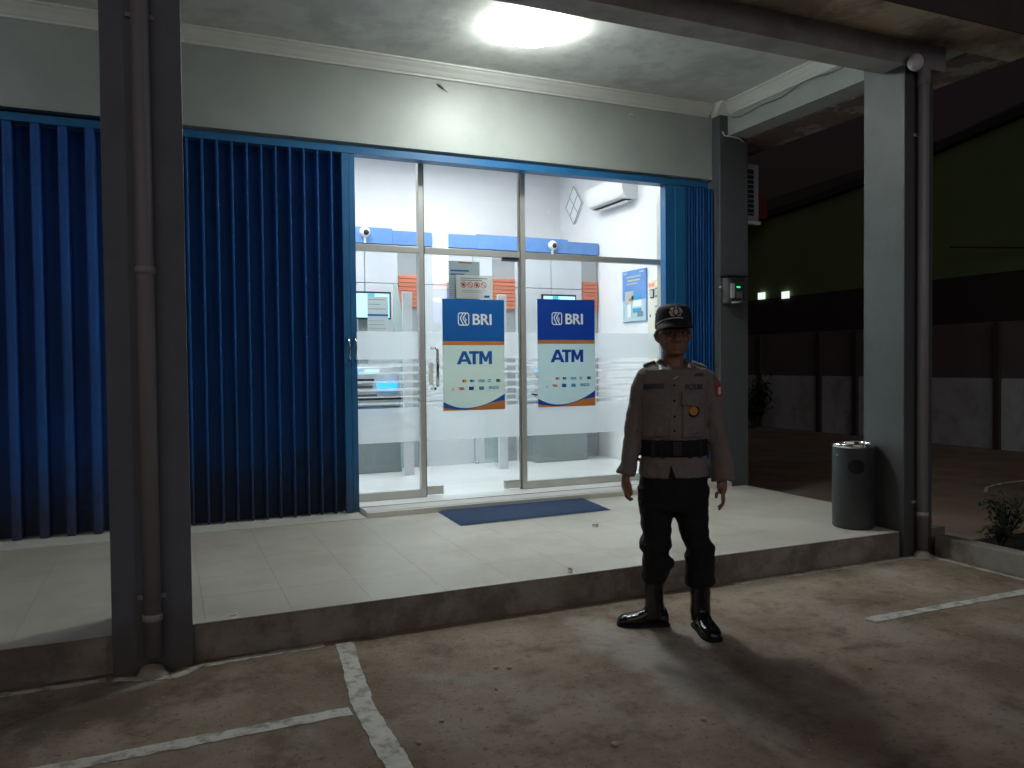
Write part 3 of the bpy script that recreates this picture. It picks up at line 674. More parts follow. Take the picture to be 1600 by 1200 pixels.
# ------------------------------------------------------------------ inside the room
ps = thing('atm_back_panel', 'white panelled ATM surround with grey pillars, orange louvres and a pale blue top band', 'panel', (3, 8.75, .222))
def pp(name, x0, x1, z0, z1, m, y0=0., y1=.05, par=None, bev=0):
    return box(name, x0-3, x1-3, y0, y1, z0-.222, z1-.222, m, par or ps, bev)
YB = 8.75
grey = [(2.44, 2.66), (3.56, 3.80), (4.78, 5.02)]
wht = [(1.00, 2.44), (2.66, 3.56), (3.80, 4.78)]
wht = [(1.62, 2.436), (2.664, 3.596), (3.894, 4.806)]
grey = [(2.44, 2.66), (3.60, 3.89), (4.81, 5.03)]
pp('backing', .0, 5.03, .223, 2.92, GREYP, .051, .09)
for a, b in wht:
    mid = (a+b)/2+(.22 if 2.6 < a < 3 else .03)
    for z0, z1 in ((2.325, 2.755), (1.73, 2.317), (.98, 1.722), (.224, .972)):
        for u0, u1 in ((a, mid-.004), (mid+.004, b)):
            pp('white_panel', u0, u1, z0, z1, PANW, 0, .05, bev=.002)
pp('white_panel', .2, 1.61, .224, 2.755, PANW, 0, .05)
for a, b in grey:
    pp('grey_pillar', a, b, .224, 2.755, GREYP, .012, .05)
    zt = 2.42 - (0 if a < 4 else .0)
    for k in range(8): pp('louvre_slat', a+.002, b-.002, zt-.046*k-.040, zt-.046*k, SALMON, -.012, .011, bev=.004)
bm = bmesh.new()
for a, b in ((.2, 2.10), (2.105, 3.55), (3.555, 4.55), (4.552, 5.03)): pass
pp('top_band', .2, 2.37, 2.76, 2.935, BAND, -.03, .05)
pp('top_band', 2.372, 3.40, 2.76, 2.915, BAND, -.03, .05)
pp('top_band', 3.402, 4.60, 2.76, 2.930, BAND, -.03, .05)
pp('top_band', 4.602, 5.03, 2.76, 2.905, BAND, -.03, .05)
# dividers between the machines
def divider(label, x):
    t = thing('privacy_divider', label, 'divider', (x, 8.74, .222), group='dividers between the cash machines')
    box('end_board', -.02, .085, -.62, -.585, 0, 1.95, ATMW, t, bev=.004)
    bm = bmesh.new(); pts = [(-.05, .05), (-.05, 2.1)]
    for k in range(9): s = k/8; pts.append((-.05-.50*s, 2.1-.75*s**2.2))
    pts.append((-.56, .9)); pts.append((-.56, .05))
    a = [bm.verts.new((.03, y, z)) for y, z in pts]; b = [bm.verts.new((.038, y, z)) for y, z in pts]; bm.faces.new(a); bm.faces.new(b[::-1])
    for i in range(len(a)): bm.faces.new((a[i], b[i], b[(i+1) % len(a)], a[(i+1) % len(a)]))
    obj('glass_wing', bm, DIVG, t)
    box('shelf_clip', -.03, .03, -.30, -.27, 1.40, 1.42, CHROME, t)
divider('white edged privacy divider seen right behind the left door mullion', 2.33)
divider('white edged privacy divider seen between the two BRI ATM posters', 3.42)
def atm(label, x0, x1, yf, front):
    t = thing('cash_machine', label, 'cash machine', ((x0+x1)/2, yf, .222), group='cash machines')
    hw = (x1-x0)/2
    box('cabinet', -hw, hw, 0, .24, 0, .72, ATMG, t, bev=.008)
    box('upper_body', -hw, hw, .02, .24, .722, 1.16, ATMW, t, bev=.01)
    bm = bmesh.new(); bx(bm, -hw, hw, -.06, .10, .80, .84); obj('keypad_shelf', bm, DMETAL, t)
    box('keypad', -hw*.35, hw*.25, -.055, .0, .842, .862, DKTXT, t)
    box('card_slot', hw*.30, hw*.88, -.012, .019, .90, 1.0, SCRB, t)
    box('note_slot', -hw*.85, hw*.15, -.02, .019, .93, .955, DKTXT, t)
    box('light_strip', -hw*.95, -hw*.2, -.01, .019, 1.085, 1.125, SCRB, t)
    box('receipt_slot', -hw*.05, hw*.35, -.01, .019, 1.085, 1.125, SCREEN, t)
    box('lower_trim', -hw*.9, hw*.2, -.018, .019, 1.00, 1.03, DMETAL, t)
    box('name_plate', -hw, hw*.62, -.012, -.001, .630, .715, SBLUE, t)
    logo(t, -hw*.15-.06, -.014, .642, .06, PAPER)
    text('lettering', 'BRI', .082, PAPER, t, .005, -.0145, .643, bold=.002)
    sc0 = (-.10 if front else -.20); sc1 = (.305 if front else .265); zb = 1.68; zt_ = (1.985 if front else 2.01)
    box('screen', sc0, sc1, .10, .13, zb, zt_, DMETAL, t, bev=.004)
    box('screen_glow', sc0+.02, sc1-.02, .095, .099, zb+.02, zt_-.022, SCREEN, t)
    box('screen_glow', sc0+.14, sc0+.22, .0935, .0945, zt_-.08, zt_-.024, SCRD, t)
    box('screen_stem', -.05, .05, .14, .238, 1.10, 1.75, ATMG, t)
    return t
atm('cash machine on the left with a lit blue card slot, seen through the left pane', 1.62, 2.375, 8.46, True)
atm('cash machine standing behind the right hand BRI poster', 4.00, 4.70, 8.44, False)
q = thing('paper_notice', 'white sheet with a blue line taped over the left cash machine screen', 'notice', (2.115, 8.42, 1.68))
box('sheet', -.112, .118, 0, .002, 0, .46, PAPER, q); box('print_lines', -.11, .116, -.001, -.0002, .25, .27, SBLUE, q)
para(q, -.10, .10, .43, .05, 3, SGREY, -.0003, .006, 8); para(q, -.10, .10, .2, .04, 4, SGREY, -.0003, .004, 9)
bm = bmesh.new(); lathe(bm, [(0, .0), (.022, .0), (.022, .02), (.012, .03), (.012, .055), (0, .06)], (3.33, 8.62, .222), 14)
tag(obj('floor_bolt', bm, CHROME, None, True), 'small metal floor bolt in front of the middle white panel', 'door stop')

def dome(label, x, z):
    t = thing('security_camera', label, 'camera', (x, 8.70, z), group='dome security cameras')
    bm = bmesh.new(); ball(bm, (0, 0, 0), (.058, .05, .058), 24); obj('housing', bm, WHITE, t, True)
    bm = bmesh.new(); ball(bm, (.004, -.028, -.004), (.036, .030, .036), 20); obj('lens', bm, DMETAL, t, True)
    bm = bmesh.new(); bx(bm, -.012, .012, .0, .015, -.12, -.05); obj('bracket', bm, WHITE, t)
dome('white dome security camera at the left end of the pale blue band', 2.055, 2.875)
dome('white dome security camera right of the middle of the pale blue band', 4.38, 2.845)

# indoor AC on the right wall
ia = thing('wall_air_conditioner', 'white wall mounted air conditioner high on the right inner wall', 'air conditioner', (5.05, 8.25, 3.30))
bm = bmesh.new()
pf = [(-.002, .0), (-.14, .0), (-.195, .05), (-.215, .12), (-.215, .24), (-.19, .27), (-.002, .27)]
ring_loft(bm, [[Vector((a, y, b)) for a, b in pf] for y in (-.42, .42)]); obj('casing', bm, WHITE, ia)
box('air_outlet', -.150, -.05, -.36, .36, -.006, -.001, DMETAL, ia)
box('flap', -.225, -.16, -.36, .36, .012, .020, WHITE, ia)
box('flap', -.13, -.06, -.36, .36, -.025, -.018, WHITE, ia)
# diamond grille
dg = thing('diamond_grille', 'grey diamond shaped grille on the upper right inner wall', 'grille', (5.035, 9.34, 3.50))
bm = bmesh.new(); ring_loft(bm, [[Vector((x, y, z)) for y, z in ((-.22, 0), (0, .25), (.22, 0), (0, -.25))] for x in (-.014, .012)])
obj('plate', bm, DIAM, dg)
for y0, z0, y1, z1 in ((-.22, 0, 0, .25), (0, .25, .22, 0), (.22, 0, 0, -.25), (0, -.25, -.22, 0), (-.11, .125, .11, -.125), (-.11, -.125, .11, .125)):
    tube_obj('grille_bar', [(-.017, y0, z0), (-.017, y1, z1)], .006, GREYP, dg, 6)
# wall poster
wp = thing('wall_poster', 'blue bank poster with white headline and pale cards on the right inner wall', 'poster', (5.048, 7.89, 1.88))
box('sheet', -.022, -.001, -.25, .25, 0, .60, BAND, wp)
box('pale_field', -.024, -.0225, -.248, .248, .002, .25, SPALE2, wp)
def pm(y0, y1, z0, z1, m, x=-.0262): box('printed_shape', x, x+.0016, y0, y1, z0, z1, m, wp)
for i, (a, b, z) in enumerate(((.15, -.15, .51), (.13, -.14, .47), (.15, -.08, .43))): pm(b, a, z, z+.022, PAPER)
pm(-.22, -.12, .56, .575, PAPER); pm(.14, .22, .56, .575, PAPER)
pm(.00, .19, .22, .36, PAPER); pm(-.15, .05, .25, .30, SCYAN); pm(.04, .10, .24, .27, SORNG, -.028)
pm(-.18, .0, .17, .24, SLET, -.028); pm(-.16, .02, .10, .15, SCYAN, -.028); pm(-.20, -.08, .05, .11, SGREY, -.029); pm(.05, .13, .06, .2, SLET, -.029)
# electric panel box
ep = thing('electric_panel', 'cream electric cabinet with small gauges and red and yellow lamps', 'electric panel', (5.045, 7.45, 1.20))
box('cabinet', -.12, -.002, -.30, .0, 0, 1.11, CREAM, ep, bev=.006)
for y, z in ((-.095, .955), (-.19, .965), (-.19, .77)):
    g = box('gauge', -.130, -.121, y-.036, y+.036, z-.048, z+.048, DMETAL, ep, bev=.003); box('gauge_face', -.1335, -.1315, y-.026, y+.026, z-.036, z+.036, PAPER, g)
for y, m in ((-.05, LEDR), (-.11, LEDR), (-.20, LEDY)):
    bm = bmesh.new(); ball(bm, (-.125, y, 1.055), (.016, .022, .022), 12); obj('pilot_lamp', bm, m, ep, True)
box('keyhole', -.125, -.121, -.06, -.045, .70, .73, DKTXT, ep)
# light tubes in the room
for i, (x, y) in enumerate(((1.5, 7.6), (3.4, 7.6), (3.4, 8.5), (1.5, 8.5))):
    t = thing('ceiling_panel_light', 'flat white light panel on the room ceiling, %s' % ('front left', 'front right', 'rear right', 'rear left')[i], 'light', (x, y, 3.93), group='light panels of the room')
    box('diffuser', -.45, .45, -.14, .14, -.004, .004, TUBE, t)
    box('frame', -.47, .47, -.16, .16, .0045, .068, WHITE, t)

# ------------------------------------------------------------------ porch lamp
pl = thing('ceiling_lamp', 'glaring round porch ceiling lamp above the glass front', 'lamp', (2.58, 5.44, 3.95))
bm = bmesh.new(); ball(bm, (0, 0, -.085), (.20, .20, .026), 40); obj('bulb', bm, BULB, pl, True)
bm = bmesh.new(); lathe(bm, [(.0, 0), (.045, 0), (.045, -.02), (.03, -.03), (.03, -.06), (0, -.06)], n=20); obj('socket', bm, WHITE, pl, True)

assumed_lamp = thing('ceiling_lamp', 'assumed porch ceiling lamp of the next bay, out of view left of the dark column', 'lamp', (-2.60, 5.3, 3.95))  # assumed lamp, out of view; added to brighten the left wall and gate
bm = bmesh.new(); ball(bm, (0, 0, -.135), .07, 24); obj('bulb', bm, ASSUMED_BULB, assumed_lamp, True)
bm = bmesh.new(); lathe(bm, [(.0, 0), (.045, 0), (.045, -.02), (.03, -.03), (.03, -.06), (0, -.06)], n=20); obj('socket', bm, WHITE, assumed_lamp, True)
# ------------------------------------------------------------------ porch objects
dm = thing('door_mat', 'rectangular blue door mat in front of the glass door', 'mat', (2.70, 5.97, .181))
bm = bmesh.new()
mp = [(-.655, .365), (.742, .375), (.661, -.328), (-.681, -.381)]
nx, ny = 40, 16; g = []
for j in range(ny+1):
    row = []
    for i in range(nx+1):
        s, q = i/nx, j/ny
        top = Vector(mp[0]).lerp(Vector(mp[1]), s); bot = Vector(mp[3]).lerp(Vector(mp[2]), s); p = bot.lerp(top, q)
        z = .011+.0018*noise.noise(Vector((p.x*9, p.y*9, 0)))
        e = min(i, nx-i, j, ny-j)
        if e == 0: z = .001; p += Vector((noise.noise(Vector((p.x*30, p.y*30, 1))), noise.noise(Vector((p.x*30, p.y*30, 5)))))*.006
        row.append(bm.verts.new((p.x, p.y, z)))
    g.append(row)
for j in range(ny):
    for i in range(nx): bm.faces.new((g[j][i], g[j][i+1], g[j+1][i+1], g[j+1][i]))
obj('pile', bm, MATB, dm, True)

bn = thing('dustbin', 'dark grey cylindrical dustbin with a chrome rim and round opening by the right column', 'bin', (4.612, 4.29, .182))
bm = bmesh.new(); lathe(bm, [(.138, 0), (.146, .012), (.146, .56), (.143, .585)], n=48); obj('body', bm, BIN, bn, True)
bm = bmesh.new(); lathe(bm, [(.143, .585), (.149, .590), (.151, .603), (.147, .616), (.132, .617), (.127, .606), (.124, .560), (.0, .550)], n=48); obj('rim', bm, CHROME, bn, True)
bm = bmesh.new()
aim = math.atan2(-4.29, -4.61)+.13
ring = []; N = 24
for k in range(N):
    a = 2*PI*k/N; th = aim+.060*1.0/.147*math.cos(a); zz = .455+.052*math.sin(a)
    ring.append((th, zz))
rs = []
for f in (.0001, .35, .7, 1): rs.append([Vector(((.1478)*math.cos(aim+(th-aim)*f), .1478*math.sin(aim+(th-aim)*f), .455+(z-.455)*f)) for th, z in ring])
ring_loft(bm, rs, False)
obj('opening', bm, HOLE, bn)
bm = bmesh.new(); ball(bm, (.147*math.cos(aim-.95), .147*math.sin(aim-.95), .53), .006, 8); obj('rivet', bm, CHROME, bn)

# electricity meter
me_ = thing('electricity_meter', 'electricity meter with a green light inside a glass fronted box on the end column', 'meter', (5.21, 6.38, 1.97))
box('back_box', -.125, .125, -.085, 0, 0, .27, COLM, me_, bev=.02)
box('hood', -.145, .14, -.12, 0, .27, .285, DMETAL, me_)
box('meter_face', -.065, .085, -.10, -.086, .03, .24, BIN, me_, bev=.01)
box('side_label', -.085, -.045, -.106, -.087, .06, .20, GREYP, me_)
box('display', -.018, .022, -.106, -.1005, .160, .174, LEDG, me_)
box('keypad', -.02, .05, -.106, -.1005, .06, .12, ALUD, me_)
tube_obj('bottom_glint', [(-.08, -.10, .012), (.0, -.108, .018), (.05, -.10, .03)], .010, ALU, me_, 8)
bm = bmesh.new(); ball(bm, (-.155, -.02, .17), .012, 10); obj('screw', bm, WHITE, me_)

# small things
def gecko(label, x, z, L, ang, m=GECK):
    t = thing('gecko', label, 'lizard', (x, 6.493, z)); t.rotation_euler = (0, ang, 0)
    bm = bmesh.new(); tube(bm, [(-L*.5, 0, 0), (-L*.38, -.004, 0), (-.2*L, -.006, .002), (0, -.006, 0), (.2*L, -.004, -.004), (.5*L, 0, .004)], [.003, .008, .008, .009, .004, .0015], 8)
    for s in (-1, 1):
        for xx in (-.2*L, .02*L): tube(bm, [(xx, -.004, 0), (xx-.006, -.003, s*.014), (xx-.012, 0, s*.016)], [.0025, .002, .002], 5)
    obj('body', bm, m, t, True)
gecko('small brown gecko on the grey wall just under the cornice', 2.225, 3.77, .12, .55)
tag(tube_obj('wall_hook', [(4.09, 6.495, 3.745), (4.10, 6.49, 3.768), (4.125, 6.49, 3.770), (4.14, 6.495, 3.75)], .005, WHITE), 'small white curved hook on the grey wall near its right end', 'hook')
for i, (x, y, z, r, lab) in enumerate(((2.911, 5.119, .184, .035, 'curled dry leaf on the porch tiles near the officer'), (2.146, 4.07, .184, .03, 'dry leaf lying at the very edge of the porch step'))):
    bm = bmesh.new(); vs = []
    for k in range(6):
        s = k/5; wd = r*.45*math.sin(PI*min(max(s, .06), .94)); vs.append((bm.verts.new((-r+2*r*s, wd, .012*math.sin(s*PI*1.3)+.004)), bm.verts.new((-r+2*r*s, -wd, .006+.010*s))))
    for a, b in zip(vs, vs[1:]): bm.faces.new((a[0], a[1], b[1], b[0]))
    bmesh.ops.solidify(bm, geom=bm.faces[:], thickness=.0008)
    o = obj('dry_leaf', bm, DRYL); o.location = (x, y, z); o.rotation_euler = (0, 0, .4+i); tag(o, lab, 'leaf')
o = tube_obj('cigarette_end', [(-.02, 0, 0), (.02, 0, .001)], .004, WHITE, None, 8); o.location = (.285, 4.06, .187); o.rotation_euler = (0, 0, .7); tag(o, 'small white cigarette end at the porch edge near the left column', 'litter')
PEB = ['pale pebble on the yard below the middle of the porch step', 'smaller pale pebble touching the pair below the porch step', 'pale pebble on the yard right of the painted cross', 'pale pebble beside the lower arm of the painted line', 'pale pebble alone in the middle of the brown yard', 'pale pebble far down the yard near the bottom edge of the photo', 'pale pebble left of the long painted line at the bottom', 'pale pebble nearest the viewer, below the officer', 'pale pebble at the far right of the scattered ones']
for i, (x, y) in enumerate(((1.365, 3.326), (1.42, 3.30), (.965, 2.918), (.833, 2.784), (1.275, 3.109), (1.478, 2.469), (.4, 2.6), (1.9, 2.5), (2.9, 2.6))):
    bm = bmesh.new(); ball(bm, (0, 0, 0), .008+.006*random.random(), 8)
    for v in bm.verts: v.co += v.co.normalized()*.004*noise.noise(v.co*300+Vector((i, 0, 0))); v.co.z *= .6
    o = obj('pebble', bm, STONE, None, True); o.location = (x, y, .005)
    tag(o, PEB[i], 'pebble', 'pebbles on the yard')
# loose cable along the side beam
cp = [(5.163, 6.33, 3.815)]
for k in range(1, 15):
    s = k/15; cp.append((5.160, 6.33-s*2.1, 3.80-.02*math.sin(s*9)-.015*math.sin(s*23)+.02*s))
tag(tube_obj('cable', cp, .003, DMETAL, None, 6), 'loose thin black cable running along the white side beam', 'cable')
tag(tube_obj('cable', [(5.10, 6.375, 3.68), (5.12, 6.37, 3.64), (5.22, 6.36, 3.635), (5.30, 6.365, 3.63), (5.36, 6.37, 3.60)], .007, WHITE, None, 6), 'short white cable with clips at the head of the end column', 'cable')

# lit sign pylon by the road, behind the viewer; the glass mirrors it
py = thing('sign_pylon', 'tall lit white roadside pylon mirrored in the glass above the door', 'sign', (7.25, -8.0, 0))
box('frame', -.27, .27, -.2, -.01, 0, 6.1, DMETAL, py)
box('lit_face', -.23, .23, -.01, .0, 3.75, 5.95, PYW, py)
box('lit_face', -.23, .23, -.01, .0, 3.55, 3.70, PYO, py)
box('lit_face', -.23, .23, -.01, .0, 2.6, 3.5, PYB, py)
box('lit_face', -.23, .23, -.01, .004, 3.2, 3.27, PYW, py)
#PERSON#
# ------------------------------------------------------------------ the officer
pe = thing('person', 'man in grey brown uniform shirt, black trousers and cap standing with arms hanging', 'person', (2.41, 3.42, 0), -.4134)
def K(a, b, w=0): return Vector((a/300, -w, b/300))
def ell(a, b, w, hw, d, n=28, e=2.2):
    out = []
    for k in range(n):
        t = 2*PI*k/n; c, s = math.cos(t), math.sin(t)
        out.append(Vector((a/300+hw/300*math.copysign(abs(c)**(2/e), c), -w+d*math.copysign(abs(s)**(2/e), s), b/300)))
    return out
def fuse(name, bm, vox, m, parent, it=3, wr=None, keep=None):
    bmesh.ops.recalc_face_normals(bm, faces=bm.faces)
    me = bpy.data.meshes.new(name); bm.to_mesh(me); bm.free()
    o = bpy.data.objects.new(name, me); C.objects.link(o)
    r = o.modifiers.new('r', 'REMESH'); r.mode = 'VOXEL'; r.voxel_size = vox
    s = o.modifiers.new('s', 'SMOOTH'); s.factor = .5; s.iterations = it
    bpy.context.view_layer.update()
    m2 = bpy.data.meshes.new_from_object(o.evaluated_get(bpy.context.evaluated_depsgraph_get()))
    bpy.data.objects.remove(o)
    if wr:
        nm = [v.normal.copy() for v in m2.vertices]
        for v, n_ in zip(m2.vertices, nm): v.co += n_*wr(v.co)
    m2.name = name
    return link(name, m2, m, parent, True)
# --- body (one continuous figure: head, neck, trunk, arms, hands, legs, feet)
bm = bmesh.new()
head = [(430, 8, .070, .035), (433, 13.5, .083, .010), (439, 18.5, .090, -.02), (447, 21.5, .092, -.055), (456, 23.5, .090, -.08), (466, 23.5, .088, -.095), (478, 24, .086, -.102), (490, 23, .080, -.10), (500, 18, .06, -.08), (506, 9, .03, -.045)]
ring_loft(bm, [ell(1.5, b, (f+k)/2, hw, (f-k)/2, 28, 2.15) for b, hw, f, k in head])
tube(bm, [K(2, 396, -.01), K(2, 415, -.01), K(1.5, 445, -.02)], [(.062, .060), (.056, .056), (.055, .058)], 20, (1, 0, 0))
tube(bm, [K(1.5, 464, .086), K(1.5, 458, .098), K(1.5, 453, .108), K(1.5, 450, .096)], [(.008, .010), (.010, .012), (.015, .012), (.010, .008)], 10, (1, 0, 0))    # nose
for s in (-1, 1): ball(bm, K(1.5+s*5, 452, .094), (.008, .009, .007), 10)
tube(bm, [K(-6, 444.5, .084), K(-2, 445.5, .092), K(1.5, 445.2, .095), K(5, 445.5, .092), K(9, 444.5, .084)], [.003, .006, .0065, .006, .003], 8)
tube(bm, [K(-5, 441.5, .086), K(1.5, 441, .095), K(8, 441.5, .086)], [.003, .0075, .003], 8)
ball(bm, K(1.5, 434.5, .082), (.018, .014, .012), 12)
tube(bm, [K(-13, 468.5, .082), K(-5, 470, .092), K(1.5, 468, .090), K(8, 470, .092), K(16, 468.5, .082)], [.006, .008, .007, .008, .006], 8)      # brow ridge
for s in (-1, 1):
    ball(bm, K(1.5+s*13, 455, .074), (.020, .018, .022), 12)
    tube(bm, [K(1.5+s*23, 451, .0), K(1.5+s*25.5, 455, -.006), K(1.5+s*27.5, 463, -.012), K(1.5+s*26.5, 468, -.008), K(1.5+s*23, 467, .004)], [(.006, .008), (.009, .012), (.010, .013), (.008, .010), (.005, .008)], 10)
ring_loft(bm, [ell(1, b, w_, hw, d) for b, w_, hw, d in ((215, 0, 47, .10), (245, 0, 47, .10), (290, 0, 42, .092), (340, 0, 44, .10), (380, 0, 48, .10), (400, -.005, 46, .08), (412, -.005, 28, .06))])
AL = [(-42, 397, 0), (-51, 366, -.005), (-58, 324, -.012), (-65, 284, .0), (-73, 248, .022)]
AR = [(50, 397, 0), (60, 364, -.005), (67, 324, -.012), (72, 284, .0), (74, 240, .022)]
for A in (AL, AR): tube(bm, [K(*p) for p in A], [.040, .036, .033, .030, (.022, .028)], 14, (1, 0, 0))
# hands
def hand(sg, wx, b0, w0, palm, fingers, thumb):
    tube(bm, [K(*p) for p in palm[0]], palm[1], 12, (1, 0, 0))
    for f in fingers: tube(bm, [K(*p) for p in f[0]], [f[1], f[1]*.98, f[1]*.9, f[1]*.72], 8)
    tube(bm, [K(*p) for p in thumb], [.0135, .0125, .0110, .008], 8)
hand(-1, 0, 0, 0, ([(-73, 250, .022), (-75, 240, .024), (-76.5, 229, .030), (-76, 222, .032)], [(.022, .028), (.021, .038), (.019, .042), (.014, .040)]),
     [([(-76, 223, .063), (-74.5, 215, .068), (-70, 210, .066), (-66, 211, .064)], .0098),
      ([(-76, 222, .041), (-74, 212, .044), (-68.5, 207.5, .044), (-64, 210, .044)], .0098),
      ([(-76, 222, .020), (-74, 212.5, .020), (-69, 208, .020), (-64.5, 210, .020)], .0098),
      ([(-76, 224, .000), (-74.5, 216, -.003), (-71, 212, -.003), (-67, 213, -.002)], .0084)],
     [(-73, 239, .050), (-71, 231, .068), (-69, 223, .074), (-68, 216, .070)])
hand(1, 0, 0, 0, ([(74, 244, .022), (74.5, 233, .024), (74.5, 222, .030), (73.5, 215, .034)], [(.023, .028), (.026, .036), (.024, .040), (.016, .038)]),
     [([(73, 217, .062), (72, 207, .074), (68.5, 200, .076), (64.5, 196, .074)], .0098),
      ([(74.5, 216, .043), (74, 205, .050), (71, 196, .052), (67, 191, .050)], .0098),
      ([(76.5, 216, .024), (77, 205, .026), (75, 196.5, .028), (71, 191.5, .028)], .0098),
      ([(78, 218, .006), (79, 209, .004), (78, 202, .004), (75, 197, .006)], .0084)],
     [(71, 235, .046), (66.5, 227, .062), (63, 218, .070), (62, 210, .070)])
LL = [(-26, 225, -.005), (-26, 185, -.005), (-27, 140, .0), (-27, 110, -.02), (-26, 70, -.06), (-26, 26, -.075)]
LR = [(28, 225, .0), (29, 185, .0), (37, 135, .02), (40, 105, .01), (42, 70, -.01), (43, 26, -.02)]
for A in (LL, LR): tube(bm, [K(*p) for p in A], [.078, .070, .055, .052, .042, .038], 16, (1, 0, 0))
tube(bm, [K(-20, 14, -.075), K(-45, 11, -.078), K(-70, 8, -.082)], [(.03, .03), (.032, .026), (.03, .015)], 10)
tube(bm, [K(42, 14, -.04), K(47, 11, .06), K(50, 8, .13)], [(.03, .03), (.032, .026), (.03, .015)], 10)
body = fuse('body', bm, .0052, SKIN, pe, 2)
# eyes, brows, hair
for s in (-1, 1):
    bm = bmesh.new(); ball(bm, K(1.5+s*9.5, 463.5, .080), (.011, .009, .0055), 12); e = obj('eye', bm, EMB, pe, True)
    bm = bmesh.new(); ball(bm, K(1.5+s*9.5, 463.5, .0875), (.005, .003, .005), 10); obj('iris', bm, HAIR, e, True)
    tube_obj('eyebrow', [K(1.5+s*4, 469, .096), K(1.5+s*9, 470.5, .097), K(1.5+s*15, 468.5, .086)], [.002, .003, .0015], HAIR, pe, 6)
bm = bmesh.new()
ring_loft(bm, [ell(1.5, b, w_, hw, d, 28) for b, w_, hw, d in ((452, -.07, 15, .036), (458, -.058, 20, .054), (466, -.035, 24.3, .072), (476, -.012, 25, .094), (484, -.008, 24.5, .094))])
obj('hair', bm, HAIR, pe, True)
# glasses
gl = bmesh.new()
for s in (-1, 1):
    pts = [K(1.5+s*9.5+6.5*math.cos(a), 463+4.2*math.sin(a), .106-.004*abs(math.cos(a))) for a in [2*PI*k/14 for k in range(15)]]
    tube(gl, pts, .0013, 6); tube(gl, [K(1.5+s*16, 464.5, .102), K(1.5+s*24.5, 464.5, .05), K(1.5+s*26, 464, -.01)], .0013, 6)
tube(gl, [K(-1.2, 464, .107), K(1.5, 465, .108), K(4.2, 464, .107)], .0013, 6)
obj('glasses', gl, DMETAL, pe, True)
# --- trousers
def wrT(p):
    return .007*noise.noise(Vector((p.x*9, p.y*9, p.z*26)))+.004*noise.noise(p*34)
bm = bmesh.new()
ring_loft(bm, [ell(1, b, w_, hw, d) for b, w_, hw, d in ((270, 0, 47, .108), (240, 0, 53, .118), (214, 0, 54.5, .122), (196, 0, 54, .118), (190, 0, 50, .105))])
TL = [(225, -26, 29, 0), (200, -27, 27.5, 0), (184, -26.5, 25, 0), (165, -26, 23.5, .004), (149, -26.5, 22, .008), (143, -28, 24, .012), (138, -29, 26, .014), (131, -29, 25.5, .010), (125, -28, 21, 0), (119, -27, 20, -.006), (110, -23.5, 24.5, -.010), (103, -22.5, 25.5, -.014), (96, -26, 21.5, -.022), (88, -27, 22, -.032), (82, -27, 19.5, -.04), (76, -27, 18.5, -.048), (70, -26.5, 16, -.056)]
TR = [(225, 28, 28, 0), (200, 28, 27, 0), (184, 28.5, 26, 0), (165, 30.5, 24, .006), (149, 33.5, 21.5, .014), (141, 36, 22, .02), (134, 39, 23.5, .024), (127, 41.5, 22, .022), (119, 40.5, 23.5, .014), (108, 40.5, 23, .008), (95, 41, 23, .0), (84, 41, 23.5, -.004), (76, 41.5, 24, -.006), (71, 41.5, 22.5, -.008), (68, 41.5, 17, -.01)]
for T_ in (TL, TR): ring_loft(bm, [ell(a, b, w_, hw, hw/300*1.04) for b, a, hw, w_ in T_])
tr = fuse('trousers', bm, .0085, TROUS, pe, 2, wrT)
# --- boots
def boot(shaft, heel, toe, name='boot'):
    t = bmesh.new(); sx, sw, sh = shaft
    ring_loft(t, [ell(a, b, w_, hw, hw/300*1.05) for b, a, hw, w_ in sh])
    H = Vector((heel[0], -heel[1], 0)); T_ = Vector((toe[0], -toe[1], 0)); d = (T_-H); L = d.length; d.normalize(); n_ = Vector((-d.y, d.x, 0))
    secs = [(0, .022, .060), (.03, .031, .085), (.12, .036, .12), (.28, .037, .125), (.40, .038, .105), (.52, .042, .082), (.66, .047, .068), (.80, .047, .062), (.90, .041, .055), (.97, .028, .042), (1, .012, .028)]
    rings = []
    for s, hw, top in secs:
        c = H+d*L*s; r = []
        for k in range(20):
            a = 2*PI*k/20; x = math.copysign(abs(math.cos(a))**.8, math.cos(a))*hw; z = math.sin(a)
            r.append(c+n_*x+Vector((0, 0, (.008+top)/2+(top-.008)/2*math.copysign(abs(z)**.75, z))))
        rings.append(r)
    ring_loft(t, rings)
    o = fuse(name, t, .0055, BOOT, pe, 2, lambda p: .0012*noise.noise(p*45))
    sb = bmesh.new()
    rings = []
    for z in (.0, .006, .016):
        r = []
        for s, hw, top in secs: r.append(H+d*L*(s*1.02-.01)+n_*(hw+.004)+Vector((0, 0, z)))
        for s, hw, top in secs[::-1]: r.append(H+d*L*(s*1.02-.01)-n_*(hw+.004)+Vector((0, 0, z)))
        rings.append(r)
    ring_loft(sb, rings); obj('sole', sb, TROUS, o)
    lb = bmesh.new()
    for k in range(5):
        s = .34+.045*k; c = H+d*L*s; zt = .118-.013*k
        tube(lb, [c+n_*.018+Vector((0, 0, zt)), c+Vector((0, 0, zt+.006)), c-n_*.018+Vector((0, 0, zt))], .0025, 6)
    obj('laces', lb, TROUS, o, True)
    return o
boot((0, 0, [(84, -26.5, 14.5, -.05), (60, -26.5, 15, -.064), (40, -26, 14.5, -.072), (28, -25, 16, -.075), (12, -24, 15, -.075)]), (-.012, -.072), (-.283, -.082))
boot((0, 0, [(82, 42, 15.5, -.008), (60, 43.5, 15.5, -.014), (40, 43.5, 15, -.018), (28, 43.5, 16, -.02), (12, 43.5, 14, -.02)]), (.138, -.075), (.172, .195))
